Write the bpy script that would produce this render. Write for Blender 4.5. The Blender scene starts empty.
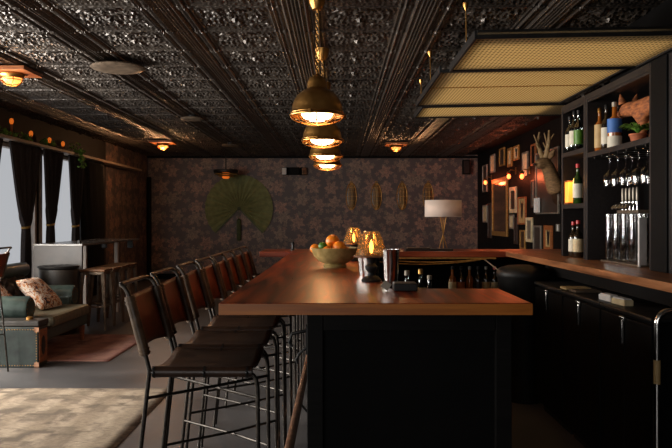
import bpy, bmesh, math, random
from mathutils import Vector, Matrix
random.seed(7)
PI = math.pi
C = bpy.context.scene.collection
sc = bpy.context.scene

# ---------------------------------------------------------------- camera, world, daylight, exposure
cam = bpy.data.objects.new('camera', bpy.data.cameras.new('camera')); C.objects.link(cam)
cam.location = (0, 0, 1.35); cam.rotation_euler = (PI/2, 0, 0)
cam.data.sensor_width = 36; cam.data.lens = 37.5
cam.data.shift_x = -2/672; cam.data.shift_y = -5/672
cam.data.clip_start = .05
sc.camera = cam
w = bpy.data.worlds.new('world'); sc.world = w; w.use_nodes = True
w.node_tree.nodes['Background'].inputs[0].default_value = (.75, .85, 1, 1)
w.node_tree.nodes['Background'].inputs[1].default_value = .5
sc.view_settings.view_transform = 'Standard'; sc.view_settings.look = 'None'
sc.view_settings.exposure = 0; sc.view_settings.gamma = 1

def area(name, loc, rot, sx, sy, power, col):
    l = bpy.data.lights.new(name, 'AREA'); l.shape = 'RECTANGLE'; l.size = sx; l.size_y = sy
    l.energy = power; l.color = col
    o = bpy.data.objects.new(name, l); C.objects.link(o); o.location = loc; o.rotation_euler = rot
    return o
def spot(name, loc, power, col, r=.03):
    l = bpy.data.lights.new(name, 'SPOT'); l.energy = power; l.color = col; l.shadow_soft_size = r; l.spot_size = 2.75; l.spot_blend = .35
    o = bpy.data.objects.new(name, l); C.objects.link(o); o.location = loc
    return o
def point(name, loc, power, col, r=.03):
    l = bpy.data.lights.new(name, 'POINT'); l.energy = power; l.color = col; l.shadow_soft_size = r
    o = bpy.data.objects.new(name, l); C.objects.link(o); o.location = loc
    return o
DAY = (1, .95, .88)
# daylight through the windows along the left wall (lamps stand outside the openings, turned up the room)
area('window_daylight', (-4.75, 2.9, 1.5), (0, -PI/2, PI*.13), 1.8, 3.0, 330, DAY)
area('window_daylight', (-4.75, 6.2, 1.5), (0, -PI/2, PI*.17), 1.8, 2.2, 560, DAY)
# added fill light at an unseen opening behind the camera
area('added_front_fill', (-1.8, -3.7, 1.6), (PI/2, 0, 0), 3.4, 1.8, 50, DAY)
# warm lamps added above the hanging gold panels to brighten them
for py_, sy_, pw_ in ((4.60, .66, 3.6), (5.85, 1.36, 7.0), (7.04, .56, 3.0)):
    area('added_panel_light', (1.47, py_, 2.489), (0, -.02, 0), 1.2, sy_, pw_, (1, .93, .82))

# ---------------------------------------------------------------- materials
def lin(r, g, b):
    f = lambda c: (c/255/12.92) if c/255 <= .04045 else ((c/255+.055)/1.055)**2.4
    return (f(r), f(g), f(b), 1)
class NT:
    def __init__(s, name):
        s.m = bpy.data.materials.new(name); s.m.use_nodes = True
        s.n = s.m.node_tree.nodes; s.l = s.m.node_tree.links
        s.b = s.n['Principled BSDF']; s.out = s.n['Material Output']
    def node(s, t, **k):
        n = s.n.new(t)
        for a, v in k.items():
            if a.startswith('_'): n.inputs[a[1:].replace('_', ' ')].default_value = v
            else: setattr(n, a, v)
        return n
    def link(s, a, b): s.l.new(a, b)
    def coord(s, scale=(1, 1, 1)):
        t = s.node('ShaderNodeTexCoord'); mp = s.node('ShaderNodeMapping'); mp.inputs['Scale'].default_value = scale
        s.link(t.outputs['Object'], mp.inputs[0]); return mp.outputs[0]
    def ramp(s, fac, stops, interp='LINEAR'):
        r = s.node('ShaderNodeValToRGB'); r.color_ramp.interpolation = interp
        e = r.color_ramp.elements
        while len(e) < len(stops): e.new(.5)
        for i, (p, c) in enumerate(stops): e[i].position = p; e[i].color = c
        s.link(fac, r.inputs[0]); return r.outputs[0]
    def math(s, op, a, b=None):
        n = s.node('ShaderNodeMath', operation=op)
        for i, v in enumerate((a, b)):
            if v is None: continue
            if isinstance(v, (int, float)): n.inputs[i].default_value = v
            else: s.link(v, n.inputs[i])
        return n.outputs[0]
    def mix(s, fac, a, b):
        n = s.node('ShaderNodeMix', data_type='RGBA')
        if isinstance(fac, (int, float)): n.inputs[0].default_value = fac
        else: s.link(fac, n.inputs[0])
        for i, v in ((6, a), (7, b)):
            if isinstance(v, tuple): n.inputs[i].default_value = v
            else: s.link(v, n.inputs[i])
        return n.outputs[2]
    def bump(s, h, strength=.3, dist=.01):
        n = s.node('ShaderNodeBump'); n.inputs['Strength'].default_value = strength; n.inputs['Distance'].default_value = dist
        s.link(h, n.inputs['Height']); s.link(n.outputs[0], s.b.inputs['Normal'])
    def noise(s, co, scale, detail=4, rough=.55, dist=0):
        n = s.node('ShaderNodeTexNoise', _Scale=scale, _Detail=detail, _Roughness=rough, _Distortion=dist)
        s.link(co, n.inputs['Vector']); return n.outputs['Fac']
def mk(name, c1, c2=None, scale=12, rough=.6, metal=0, bump=0, stretch=(1, 1, 1), detail=4, rvar=.1, spec=.5, coat=0):
    t = NT(name); c2 = c2 or tuple(min(1, x*1.35) for x in c1[:3])+(1,)
    f = t.noise(t.coord(stretch), scale, detail)
    t.link(t.ramp(f, [(.3, c1), (.7, c2)]), t.b.inputs['Base Color'])
    r = t.node('ShaderNodeMapRange'); t.link(f, r.inputs[0]); r.inputs[3].default_value = max(.02, rough-rvar); r.inputs[4].default_value = min(1, rough+rvar)
    t.link(r.outputs[0], t.b.inputs['Roughness']); t.b.inputs['Metallic'].default_value = metal
    t.b.inputs['Specular IOR Level'].default_value = spec; t.b.inputs['Coat Weight'].default_value = coat
    if bump: t.bump(f, bump)
    return t.m
def emit(name, col, strength):
    t = NT(name); t.b.inputs['Base Color'].default_value = col
    t.b.inputs['Emission Color'].default_value = col; t.b.inputs['Emission Strength'].default_value = strength
    return t.m
def thin_glass(name, tint=(.95, .95, .95, 1), refl=.12, rough=.03):
    t = NT(name); tr = t.node('ShaderNodeBsdfTransparent'); tr.inputs[0].default_value = tint
    gl = t.node('ShaderNodeBsdfGlossy'); gl.inputs['Roughness'].default_value = rough
    lw = t.node('ShaderNodeLayerWeight'); lw.inputs[0].default_value = .35
    nz = t.noise(t.coord(), 30, 2)
    f = t.math('ADD', t.math('MULTIPLY', lw.outputs['Facing'], .45), t.math('MULTIPLY', nz, refl))
    ms = t.node('ShaderNodeMixShader'); t.link(f, ms.inputs[0]); t.link(tr.outputs[0], ms.inputs[1]); t.link(gl.outputs[0], ms.inputs[2])
    t.link(ms.outputs[0], t.out.inputs['Surface']); return t.m

M = {}
M['steel'] = mk('blackened_steel', lin(48, 45, 43), lin(84, 78, 72), 40, .36, .85)
M['iron'] = mk('black_iron', lin(16, 15, 15), lin(30, 28, 27), 20, .5, .3)
M['chrome'] = mk('chrome', lin(200, 198, 195), lin(235, 232, 228), 20, .16, 1, rvar=.06)
M['brass'] = mk('aged_brass', lin(150, 106, 54), lin(200, 150, 84), 9, .34, .95)
M['gold'] = mk('worn_gold', lin(140, 100, 45), lin(190, 145, 80), 30, .42, .5, .1)
M['black'] = mk('black_paint', lin(9, 9, 9), lin(15, 14, 14), 8, .6, 0, .03, spec=.08)
M['blackwood'] = mk('black_stained_wood', lin(13, 12, 12), lin(22, 20, 19), 5, .55, 0, .08, (1, 12, 12), spec=.1)
M['shelfwood'] = mk('dark_shelf_wood', lin(18, 15, 15), lin(36, 30, 29), 6, .5, 0, .08, (12, 1, 12), spec=.3)
M['leather'] = mk('cognac_leather', lin(60, 24, 10), lin(132, 56, 20), 7, .42, 0, .25, detail=7)
M['leather_dark'] = mk('worn_brown_leather', lin(34, 21, 14), lin(60, 37, 22), 12, .36, 0, .25, detail=7)
M['sleeve'] = mk('sheen_sleeve_leather', lin(62, 48, 36), lin(104, 84, 64), 30, .38, .15, .3)  # sleeve tone lightened to paint in the light it reflects
M['edgewood'] = mk('amber_edge_wood', lin(150, 78, 16), lin(200, 118, 36), 5, .4, 0, 0, (.6, 1, 9), 6)
M['green_leather'] = mk('green_black_leather', lin(34, 44, 42), lin(66, 78, 72), 9, .34, 0, .2, detail=6)
M['tuft_leather'] = mk('dark_tufted_leather', lin(26, 26, 25), lin(52, 46, 40), 9, .4, 0, .3)
M['seat_leather'] = mk('cracked_seat_leather', lin(66, 66, 56), lin(126, 112, 86), 14, .4, 0, .3, (1, 3, 1), 8)
M['orangewood'] = mk('warm_wood', lin(110, 58, 26), lin(158, 92, 46), 9, .45, 0, .05, (1, 1, 8))
M['stoolwood'] = mk('worn_stool_wood', lin(86, 54, 30), lin(140, 96, 60), 9, .5, 0, .05, (8, 1, 1))
M['gunmetal'] = mk('gunmetal', lin(84, 72, 60), lin(132, 114, 96), 14, .42, .5)
M['concrete'] = mk('grey_laminate', lin(50, 46, 44), lin(80, 74, 70), 5, .5, 0, .05, (1, 1, 1), 6)
M['tabletop'] = mk('grey_tabletop', lin(84, 78, 72), lin(120, 112, 104), 9, .25, 0, 0, (1, .2, 1))
M['curtain'] = mk('dark_curtain', lin(40, 33, 31), lin(60, 50, 46), 30, .9, 0, .1)
M['curtain_black'] = mk('black_curtain', lin(10, 9, 9), lin(16, 14, 14), 30, .95)
M['paleframe'] = mk('pale_frame', lin(176, 162, 150), lin(210, 198, 186), 10, .55, 0, .05, (3, 3, 1))
M['terracotta'] = mk('terracotta', lin(140, 72, 40), lin(176, 98, 60), 20, .8)
M['leaf'] = mk('leaf_green', lin(62, 110, 34), lin(140, 180, 76), 18, .5)
M['fan'] = mk('olive_fan_paper', lin(100, 106, 68), lin(130, 134, 90), 9, .7, 0, .05)
M['fan_stick'] = mk('dark_olive', lin(48, 58, 28), lin(74, 84, 44), 20, .6)
M['bowl'] = mk('bronze_glazed_bowl', lin(134, 114, 66), lin(184, 160, 104), 22, .35, .15)
M['orange'] = mk('orange_peel', lin(225, 110, 12), lin(248, 148, 30), 40, .42, 0, .15)
M['lime'] = mk('lime_peel', lin(40, 84, 14), lin(84, 130, 30), 30, .42, 0, .1)
M['copper'] = mk('worn_copper_pipe', lin(130, 92, 70), lin(190, 146, 118), 24, .35, .8, .05)
M['fur'] = mk('russet_fur', lin(92, 46, 20), lin(184, 108, 56), 20, .8, 0, .6, (1, 1, 3), 8)
M['deer'] = mk('deer_hide', lin(98, 70, 42), lin(160, 122, 80), 18, .8, 0, .5, (1, 1, 3), 8)
M['antler'] = mk('antler', lin(120, 92, 58), lin(178, 146, 100), 20, .6, 0, .3)
M['label'] = mk('paper_label', lin(190, 184, 165), lin(216, 208, 190), 12, .7)
M['label_blue'] = mk('blue_label', lin(36, 84, 150), lin(60, 110, 180), 12, .6)
M['label_tan'] = mk('tan_label', lin(160, 130, 84), lin(190, 160, 110), 12, .6)
M['red_cap'] = mk('red_cap', lin(150, 16, 20), lin(190, 26, 30), 12, .4)
M['cream'] = mk('cream_paper', lin(180, 160, 122), lin(214, 196, 156), 14, .7)
M['silver'] = mk('tarnished_silver', lin(120, 112, 100), lin(160, 150, 136), 16, .4, .6)
M['darkglass'] = mk('dark_mirror', lin(46, 38, 34), lin(70, 58, 50), 3, .4, .3, rvar=.05)
M['mirror'] = mk('amber_mirror', lin(120, 84, 48), lin(160, 120, 74), 4, .14, .9, rvar=.06)
M['shade'] = mk('linen_shade', lin(205, 196, 186), lin(222, 214, 204), 60, .9, 0, .1)
M['glass'] = thin_glass('clear_glass')
M['amberglass'] = thin_glass('smoky_amber_glass', (.93, .80, .62, 1), .35, .08)
def _ag():
    m = M['amberglass']; nt = m.node_tree; tl = nt.nodes.new('ShaderNodeBsdfTranslucent'); tl.inputs[0].default_value = (.9, .62, .34, 1)
    out = nt.nodes['Material Output']; prev = out.inputs['Surface'].links[0].from_socket
    ms = nt.nodes.new('ShaderNodeMixShader'); ms.inputs[0].default_value = .10
    nt.links.new(prev, ms.inputs[1]); nt.links.new(tl.outputs[0], ms.inputs[2]); nt.links.new(ms.outputs[0], out.inputs['Surface'])
_ag()
M['bottle_clear'] = thin_glass('pale_bottle_glass', (.62, .68, .66, 1), .18)
M['bottle_dark'] = mk('dark_bottle_glass', lin(24, 18, 12), lin(44, 32, 18), 8, .1, 0, rvar=.04, coat=.5)
M['bottle_green'] = mk('green_bottle_glass', lin(24, 44, 16), lin(46, 72, 26), 8, .1, 0, rvar=.04, coat=.5)
M['bottle_amber'] = mk('amber_bottle_glass', lin(120, 62, 18), lin(160, 92, 34), 8, .1, 0, rvar=.04, coat=.5)
M['white'] = mk('white_paper', lin(190, 186, 182), lin(214, 210, 206), 14, .6)
M['bulb'] = emit('pendant_bulb', (1, .60, .30, 1), 13)
M['filament'] = emit('amber_filament_bulb', (1, .50, .13, 1), 12)
M['redbulb'] = emit('red_orange_bulb', (1, .17, .04, 1), 5)
M['amberbulb'] = emit('amber_glow', (1, .20, .02, 1), .5)
M['flame'] = emit('lantern_glow', (1, .33, .04, 1), 1.15)
M['led'] = emit('orange_led_strip', (1, .30, .05, 1), 1.2)
M['pane'] = emit('bright_frosted_pane', (.92, .95, 1, 1), .48)
for k_, v_ in (('Specular IOR Level', 0), ('Roughness', 1)): M['pane'].node_tree.nodes['Principled BSDF'].inputs[k_].default_value = v_
M['pane'].node_tree.nodes['Principled BSDF'].inputs['Base Color'].default_value = (.1, .1, .1, 1)

def wood_top(name, c1, c2, c3, axis='Y', rough=.25):
    t = NT(name); st = (9, .7, 9) if axis == 'Y' else (.7, 9, 9)
    co = t.coord(st); f = t.noise(co, 2.2, 8, .6, .6)
    plank = t.coord((1, 1, 1)); sx = t.node('ShaderNodeSeparateXYZ'); t.link(plank, sx.inputs[0])
    v = t.math('FLOOR', t.math('MULTIPLY', sx.outputs['X' if axis == 'Y' else 'Y'], 9.))
    wn = t.node('ShaderNodeTexWhiteNoise', noise_dimensions='1D'); t.link(v, wn.inputs['W'])
    base = t.ramp(f, [(.34, c1), (.5, c2), (.64, c3)])
    hsv = t.node('ShaderNodeHueSaturation'); t.link(base, hsv.inputs['Color'])
    mr = t.node('ShaderNodeMapRange'); t.link(wn.outputs['Value'], mr.inputs[0]); mr.inputs[3].default_value = .75; mr.inputs[4].default_value = 1.2
    t.link(mr.outputs[0], hsv.inputs['Value']); t.link(hsv.outputs[0], t.b.inputs['Base Color'])
    r = t.node('ShaderNodeMapRange'); t.link(f, r.inputs[0]); r.inputs[3].default_value = rough-.04; r.inputs[4].default_value = rough+.14
    t.link(r.outputs[0], t.b.inputs['Roughness']); t.b.inputs['Specular IOR Level'].default_value = .26; return t.m
M['bartop'] = wood_top('polished_bar_wood', lin(62, 17, 5), lin(136, 48, 13), lin(184, 82, 28), rough=.26)
M['countertop'] = wood_top('counter_wood', lin(88, 54, 34), lin(136, 88, 56), lin(160, 108, 72), rough=.3)
M['rearwood'] = wood_top('rear_counter_wood', lin(84, 34, 20), lin(116, 52, 30), lin(136, 68, 42), 'X', rough=.28)
M['plank'] = wood_top('pale_plank', lin(130, 112, 98), lin(160, 142, 126), lin(186, 168, 150), rough=.5)

def wallpaper():
    t = NT('dark_floral_wallpaper'); co = t.coord()
    sx = t.node('ShaderNodeSeparateXYZ'); t.link(co, sx.inputs[0])
    cb_ = t.node('ShaderNodeCombineXYZ'); t.link(t.math('ADD', sx.outputs['X'], sx.outputs['Y']), cb_.inputs[0]); t.link(sx.outputs['Z'], cb_.inputs[1])
    uv = cb_.outputs[0]; nz = t.noise(co, 26, 4, .7); soft = t.noise(co, 4, 3)
    def flowers(scale, n, rad, rnd, off):
        ad = t.node('ShaderNodeVectorMath', operation='ADD'); t.link(uv, ad.inputs[0]); ad.inputs[1].default_value = (off, off*1.7, 0)
        vo = t.node('ShaderNodeTexVoronoi', voronoi_dimensions='2D', _Scale=scale, _Randomness=rnd); t.link(ad.outputs[0], vo.inputs['Vector'])
        d = t.node('ShaderNodeVectorMath', operation='SUBTRACT'); t.link(ad.outputs[0], d.inputs[0]); t.link(vo.outputs['Position'], d.inputs[1])
        s2 = t.node('ShaderNodeSeparateXYZ'); t.link(d.outputs[0], s2.inputs[0])
        th = t.math('ARCTAN2', s2.outputs['Y'], s2.outputs['X'])
        cs = t.node('ShaderNodeSeparateColor'); t.link(vo.outputs['Color'], cs.inputs[0])
        ph = t.math('MULTIPLY', cs.outputs[0], 6.28)
        pet = t.math('ABSOLUTE', t.math('SINE', t.math('ADD', t.math('MULTIPLY', th, n/2), ph)))
        r = t.math('MULTIPLY', vo.outputs['Distance'], t.math('SUBTRACT', 1.55, t.math('MULTIPLY', pet, .7)))
        r = t.math('ADD', r, t.math('MULTIPLY', t.math('SUBTRACT', nz, .5), .55))
        edge = t.ramp(r, [(rad*.75, (1, 1, 1, 1)), (rad, (0, 0, 0, 1))])
        ring = t.ramp(t.math('SINE', t.math('MULTIPLY', r, 30)), [(.1, (.35, .35, .35, 1)), (.7, (1, 1, 1, 1))])
        return t.math('MULTIPLY', edge, ring), cs.outputs[1]
    f1, c1 = flowers(2.5, 6, .40, .55, 0)
    f2, c2 = flowers(6.5, 5, .36, .9, 3.3)
    c = t.mix(soft, lin(68, 60, 61), lin(86, 75, 75))
    c = t.mix(t.math('MULTIPLY', f2, .65), c, t.mix(c2, lin(128, 118, 100), lin(150, 112, 96)))
    c = t.mix(t.math('MULTIPLY', f1, .62), c, t.mix(c1, lin(176, 130, 110), lin(152, 132, 112)))
    t.link(c, t.b.inputs['Base Color']); t.b.inputs['Roughness'].default_value = .6
    t.bump(nz, .1, .003); return t.m
M['wallpaper'] = wallpaper()
def floor_mat():
    t = NT('dark_concrete_floor'); co = t.coord(); a = t.noise(co, 1.4, 8, .6); b = t.noise(co, 22, 6)
    c = t.ramp(a, [(.3, lin(66, 65, 66)), (.55, lin(88, 86, 86)), (.75, lin(112, 108, 106))])
    t.link(t.mix(t.math('MULTIPLY', b, .3), c, lin(54, 52, 52)), t.b.inputs['Base Color'])
    r = t.node('ShaderNodeMapRange'); t.link(a, r.inputs[0]); r.inputs[3].default_value = .28; r.inputs[4].default_value = .5
    t.link(r.outputs[0], t.b.inputs['Roughness']); t.bump(b, .1, .004); return t.m
M['floor'] = floor_mat()
def rug_mat(name, base, mid, dark, sc_, bandscale):
    t = NT(name); co = t.coord(); a = t.noise(co, 3.0, 8, .7, .8); f = t.noise(t.coord((4, 30, 1)), 5, 4, .7)
    vo = t.node('ShaderNodeTexVoronoi', _Scale=sc_, distance='CHEBYCHEV'); t.link(co, vo.inputs['Vector'])
    wv = t.node('ShaderNodeTexWave', _Scale=bandscale, _Distortion=3., _Detail=4); t.link(co, wv.inputs['Vector'])
    m = t.math('MULTIPLY', t.math('MULTIPLY', t.ramp(vo.outputs['Distance'], [(.25, (0, 0, 0, 1)), (.5, (1, 1, 1, 1))]), t.ramp(a, [(.38, (0, 0, 0, 1)), (.58, (1, 1, 1, 1))])), 1.)
    c = t.mix(m, t.ramp(wv.outputs['Fac'], [(.2, base), (.8, mid)]), dark)
    c = t.mix(t.math('MULTIPLY', t.ramp(f, [(.38, (0, 0, 0, 1)), (.62, (1, 1, 1, 1))]), .75), c, dark)
    t.link(c, t.b.inputs['Base Color']); t.b.inputs['Roughness'].default_value = .95
    t.bump(f, .4, .006); return t.m
M['rug_cream'] = rug_mat('distressed_cream_rug', lin(196, 176, 150), lin(166, 147, 122), lin(104, 90, 74), 7, 1.2)
M['rug_pink'] = rug_mat('faded_pink_rug', lin(182, 138, 120), lin(160, 112, 98), lin(120, 80, 72), 6, .8)
def tin_mat():
    t = NT('dark_tin_ceiling'); co = t.coord(); a = t.noise(co, 1.3, 5); b = t.noise(co, 60, 3)
    t.link(t.ramp(a, [(.3, lin(58, 52, 48)), (.7, lin(84, 76, 69))]), t.b.inputs['Base Color'])
    t.b.inputs['Metallic'].default_value = .5; t.b.inputs['Roughness'].default_value = .38
    t.b.inputs['Specular IOR Level'].default_value = .7
    vo = t.node('ShaderNodeTexVoronoi', _Scale=34); t.link(co, vo.inputs['Vector'])
    t.bump(t.math('ADD', t.math('MULTIPLY', b, .3), vo.outputs['Distance']), .55, .012); return t.m
M['tin'] = tin_mat()
def mesh_mat():
    t = NT('gold_expanded_metal'); co = t.coord()
    sx = t.node('ShaderNodeSeparateXYZ'); t.link(co, sx.inputs[0])
    k = 115.
    a = t.math('SINE', t.math('ADD', t.math('MULTIPLY', sx.outputs['X'], k), t.math('MULTIPLY', sx.outputs['Y'], k*.6)))
    b = t.math('SINE', t.math('SUBTRACT', t.math('MULTIPLY', sx.outputs['X'], k), t.math('MULTIPLY', sx.outputs['Y'], k*.6)))
    h = t.math('MULTIPLY', a, b)
    c = t.ramp(h, [(.0, lin(226, 204, 162)), (.35, lin(184, 162, 122)), (.8, lin(104, 86, 60))])
    t.link(c, t.b.inputs['Base Color']); t.b.inputs['Metallic'].default_value = .1; t.b.inputs['Roughness'].default_value = .6
    t.bump(h, .5, .004)
    tl = t.node('ShaderNodeBsdfTranslucent'); t.link(c, tl.inputs[0])
    ms = t.node('ShaderNodeMixShader'); ms.inputs[0].default_value = .72
    t.link(t.b.outputs[0], ms.inputs[1]); t.link(tl.outputs[0], ms.inputs[2]); t.link(ms.outputs[0], t.out.inputs['Surface']); return t.m
M['mesh'] = mesh_mat()
def pillow_mat():
    t = NT('floral_pillow_fabric'); co = t.coord(); a = t.noise(co, 14, 4, .6, 1.5)
    t.link(t.ramp(a, [(.3, lin(60, 50, 60)), (.42, lin(190, 126, 80)), (.50, lin(214, 204, 190)), (.6, lin(150, 90, 60)), (.70, lin(206, 208, 210))], 'CONSTANT'), t.b.inputs['Base Color'])
    t.b.inputs['Roughness'].default_value = .85; return t.m
M['pillow'] = pillow_mat()
M['trunk_leather'] = mk('dark_trunk_leather', lin(24, 31, 30), lin(46, 56, 52), 9, .38, 0, .2, detail=6)

# ---------------------------------------------------------------- mesh builder
class MB:
    def __init__(s): s.bm = bmesh.new()
    def box(s, c, d, rot=None):
        r = bmesh.ops.create_cube(s.bm, size=1); m = Matrix.Translation(c)
        if rot: m = m @ (rot if isinstance(rot, Matrix) else Matrix.Rotation(rot, 4, 'Z'))
        m = m @ Matrix.Diagonal((d[0], d[1], d[2], 1))
        bmesh.ops.transform(s.bm, matrix=m, verts=r['verts']); return s
    def bx(s, x0, x1, y0, y1, z0, z1):
        return s.box(((x0+x1)/2, (y0+y1)/2, (z0+z1)/2), (abs(x1-x0), abs(y1-y0), abs(z1-z0)))
    def lathe(s, prof, seg=24, c=(0, 0, 0), m=None, cap=True):
        m = m or Matrix.Identity(4); rings = []
        for r, z in prof:
            rings.append([s.bm.verts.new(m @ Vector((c[0]+r*math.cos(2*PI*i/seg), c[1]+r*math.sin(2*PI*i/seg), c[2]+z))) for i in range(seg)])
        for a, b in zip(rings, rings[1:]):
            for i in range(seg): s.bm.faces.new((a[i], a[(i+1) % seg], b[(i+1) % seg], b[i]))
        if cap:
            if prof[0][0] > 1e-4: s.bm.faces.new(rings[0][::-1])
            if prof[-1][0] > 1e-4: s.bm.faces.new(rings[-1])
        return s
    def tube(s, pts, r, seg=8, closed=False):
        pts = [Vector(p) for p in pts]; n = len(pts); rings = []; prev = None
        rr = r if isinstance(r, (list, tuple)) else [r]*n
        for i, p in enumerate(pts):
            if closed: t = pts[(i+1) % n]-pts[i-1]
            else: t = pts[min(i+1, n-1)]-pts[max(i-1, 0)]
            t.normalize()
            if prev is None: u = t.orthogonal().normalized()
            else:
                u = prev-t*prev.dot(t)
                u = u.normalized() if u.length > 1e-6 else t.orthogonal().normalized()
            prev = u; v = t.cross(u)
            rings.append([s.bm.verts.new(p+(u*math.cos(2*PI*k/seg)+v*math.sin(2*PI*k/seg))*rr[i]) for k in range(seg)])
        rg = list(zip(rings, rings[1:]))+([(rings[-1], rings[0])] if closed else [])
        for a, b in rg:
            for k in range(seg): s.bm.faces.new((a[k], a[(k+1) % seg], b[(k+1) % seg], b[k]))
        if not closed: s.bm.faces.new(rings[0][::-1]); s.bm.faces.new(rings[-1])
        return s
    def sphere(s, c, r, u=20, v=12, rot=None):
        q = bmesh.ops.create_uvsphere(s.bm, u_segments=u, v_segments=v, radius=1)
        rr = r if isinstance(r, tuple) else (r, r, r)
        m = Matrix.Translation(c)
        if rot: m = m @ rot
        bmesh.ops.transform(s.bm, matrix=m @ Matrix.Diagonal((*rr, 1)), verts=q['verts']); return s
    def grid(s, nu, nv, f, flip=False):
        vs = [[s.bm.verts.new(f(i/nu, j/nv)) for j in range(nv+1)] for i in range(nu+1)]
        for i in range(nu):
            for j in range(nv):
                q = (vs[i][j], vs[i+1][j], vs[i+1][j+1], vs[i][j+1]); s.bm.faces.new(q[::-1] if flip else q)
        return s
    def build(s, name, mat, parent=None, smooth=False, bevel=0, solid=0, sub=0):
        me = bpy.data.meshes.new(name); bmesh.ops.recalc_face_normals(s.bm, faces=s.bm.faces[:])
        s.bm.to_mesh(me); s.bm.free()
        if mat: me.materials.append(M[mat] if isinstance(mat, str) else mat)
        if smooth:
            me.polygons.foreach_set('use_smooth', [True]*len(me.polygons))
            try: me.set_sharp_from_angle(angle=math.radians(42))
            except Exception: pass
        o = bpy.data.objects.new(name, me); C.objects.link(o)
        if parent: o.parent = parent
        if solid: q = o.modifiers.new('solid', 'SOLIDIFY'); q.thickness = solid; q.offset = 0
        if bevel: q = o.modifiers.new('bevel', 'BEVEL'); q.width = bevel; q.segments = 2; q.limit_method = 'ANGLE'
        if sub: q = o.modifiers.new('sub', 'SUBSURF'); q.levels = sub; q.render_levels = sub
        return o
def tag(o, label, cat, group=None):
    o['label'] = label; o['category'] = cat
    if group: o['group'] = group
    return o
def thing(name, label, cat, loc=(0, 0, 0), rz=0, group=None):
    o = bpy.data.objects.new(name, None); C.objects.link(o); o.empty_display_size = .1
    o.location = loc; o.rotation_euler = (0, 0, rz); return tag(o, label, cat, group)
def struct(o): o['kind'] = 'structure'; return o
KIDS = {}
def dup(o, loc=None, rz=None, label=None, group=None, parent=None):
    c = o.copy(); C.objects.link(c); c.parent = parent
    if loc is not None: c.location = loc
    if rz is not None: c.rotation_euler = (0, 0, rz)
    if label: c['label'] = label
    if group: c['group'] = group
    for ch in [x for x in list(C.objects) if x.parent == o]: dup(ch, parent=c)
    return c
def arc(c, r, a0, a1, n, plane='XZ'):
    out = []
    for i in range(n+1):
        a = a0+(a1-a0)*i/n; p = (math.cos(a)*r, math.sin(a)*r)
        out.append((c[0]+p[0], c[1], c[2]+p[1]) if plane == 'XZ' else (c[0]+p[0], c[1]+p[1], c[2]) if plane == 'XY' else (c[0], c[1]+p[0], c[2]+p[1]))
    return out
def skin(name, verts, edges, radii, mat, parent=None, sub=2):
    me = bpy.data.meshes.new(name); me.from_pydata([Vector(v) for v in verts], edges, []); me.materials.append(M[mat])
    o = bpy.data.objects.new(name, me); C.objects.link(o); o.parent = parent
    sk = o.modifiers.new('skin', 'SKIN'); me.skin_vertices.new() if not me.skin_vertices else None
    for i, r in enumerate(radii):
        rr = r if isinstance(r, tuple) else (r, r); me.skin_vertices[0].data[i].radius = rr
    me.skin_vertices[0].data[0].use_root = True; sk.use_smooth_shade = True
    q = o.modifiers.new('sub', 'SUBSURF'); q.levels = sub; q.render_levels = sub
    return o

# ================================================================ SETTING
XL, XR, XN, YB, H = -4.3, 3.15, 2.14, 15.8, 2.75
struct(MB().bx(XL-.3, XR+.1, -3.8, YB+.1, -.1, 0).build('floor', 'floor'))
struct(MB().bx(XL-.1, XR+.1, YB, YB+.1, 0, H+.06).build('wall_back', 'wallpaper'))
struct(MB().bx(XN, XN+.1, -3.8, 5.5, 0, H+.06).bx(XN+.1, XR, 5.4, 5.5, 0, H+.06).build('wall_right_near', 'black'))
struct(MB().bx(XR, XR+.1, 5.4, YB, 0, H+.06).build('wall_right', 'black'))
# left wall with openings
WIN = [(1.7, 4.7), (5.4, 7.4), (8.25, 9.92), (10.06, 12.45)]
b = MB(); ys = [-3.8]+[v for w_ in WIN for v in w_]+[12.96]
for i in range(0, len(ys), 2): b.bx(XL-.12, XL, ys[i], ys[i+1], .0, H+.06)
for a, c in WIN: b.bx(XL-.12, XL, a, c, 0, .42).bx(XL-.12, XL, a, c, 2.33, H+.06)
struct(b.build('wall_left', mk('dark_brown_wall', lin(15, 11, 10), lin(26, 19, 17), 9, .8, 0, .1)))
struct(MB().bx(XL-.12, XL, 12.96, YB, 0, H+.06).build('wall_left_papered', 'wallpaper'))
for i, (a, c) in enumerate(WIN):
    f = MB()
    f.bx(XL-.10, XL+.03, a, a+.055, .42, 2.33).bx(XL-.10, XL+.03, c-.055, c, .42, 2.33).bx(XL-.10, XL+.03, a, c, .42, .48).bx(XL-.10, XL+.03, a, c, 2.28, 2.33)
    if i in (0, 1): f.bx(XL-.09, XL, (a+c)/2-.03, (a+c)/2+.03, .48, 2.28)
    fo = struct(f.build('window_%d' % (i+1), 'paleframe', bevel=.006))
    if i >= 2: MB().bx(XL-.075, XL-.065, a+.05, c-.05, .47, 2.29).build('pane', 'pane', fo)
    else: MB().bx(XL-.075, XL-.069, a+.05, c-.05, .47, 2.29).build('pane', 'glass', fo)
struct(MB().bx(XL+.001, XL+.05, 12.62, 12.72, 0, 2.36).build('trim_1', 'paleframe', bevel=.006))
struct(MB().bx(XL+.003, XL+.02, 12.96, YB-.001, 0, .12).build('baseboard_left', 'black'))
struct(MB().bx(XL+.02, XR-.001, YB-.02, YB-.002, 0, .12).build('baseboard_back', 'black'))
# rear wall behind the camera with an unseen opening added for the fill light
struct(MB().bx(XL-.1, XN+.1, -3.8, -3.7, 0, .6).bx(XL-.1, XN+.1, -3.8, -3.7, 2.55, H).bx(XL-.1, -3.6, -3.8, -3.7, .6, 2.55).bx(0, XN+.1, -3.8, -3.7, .6, 2.55).build('wall_front', 'black'))

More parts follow.
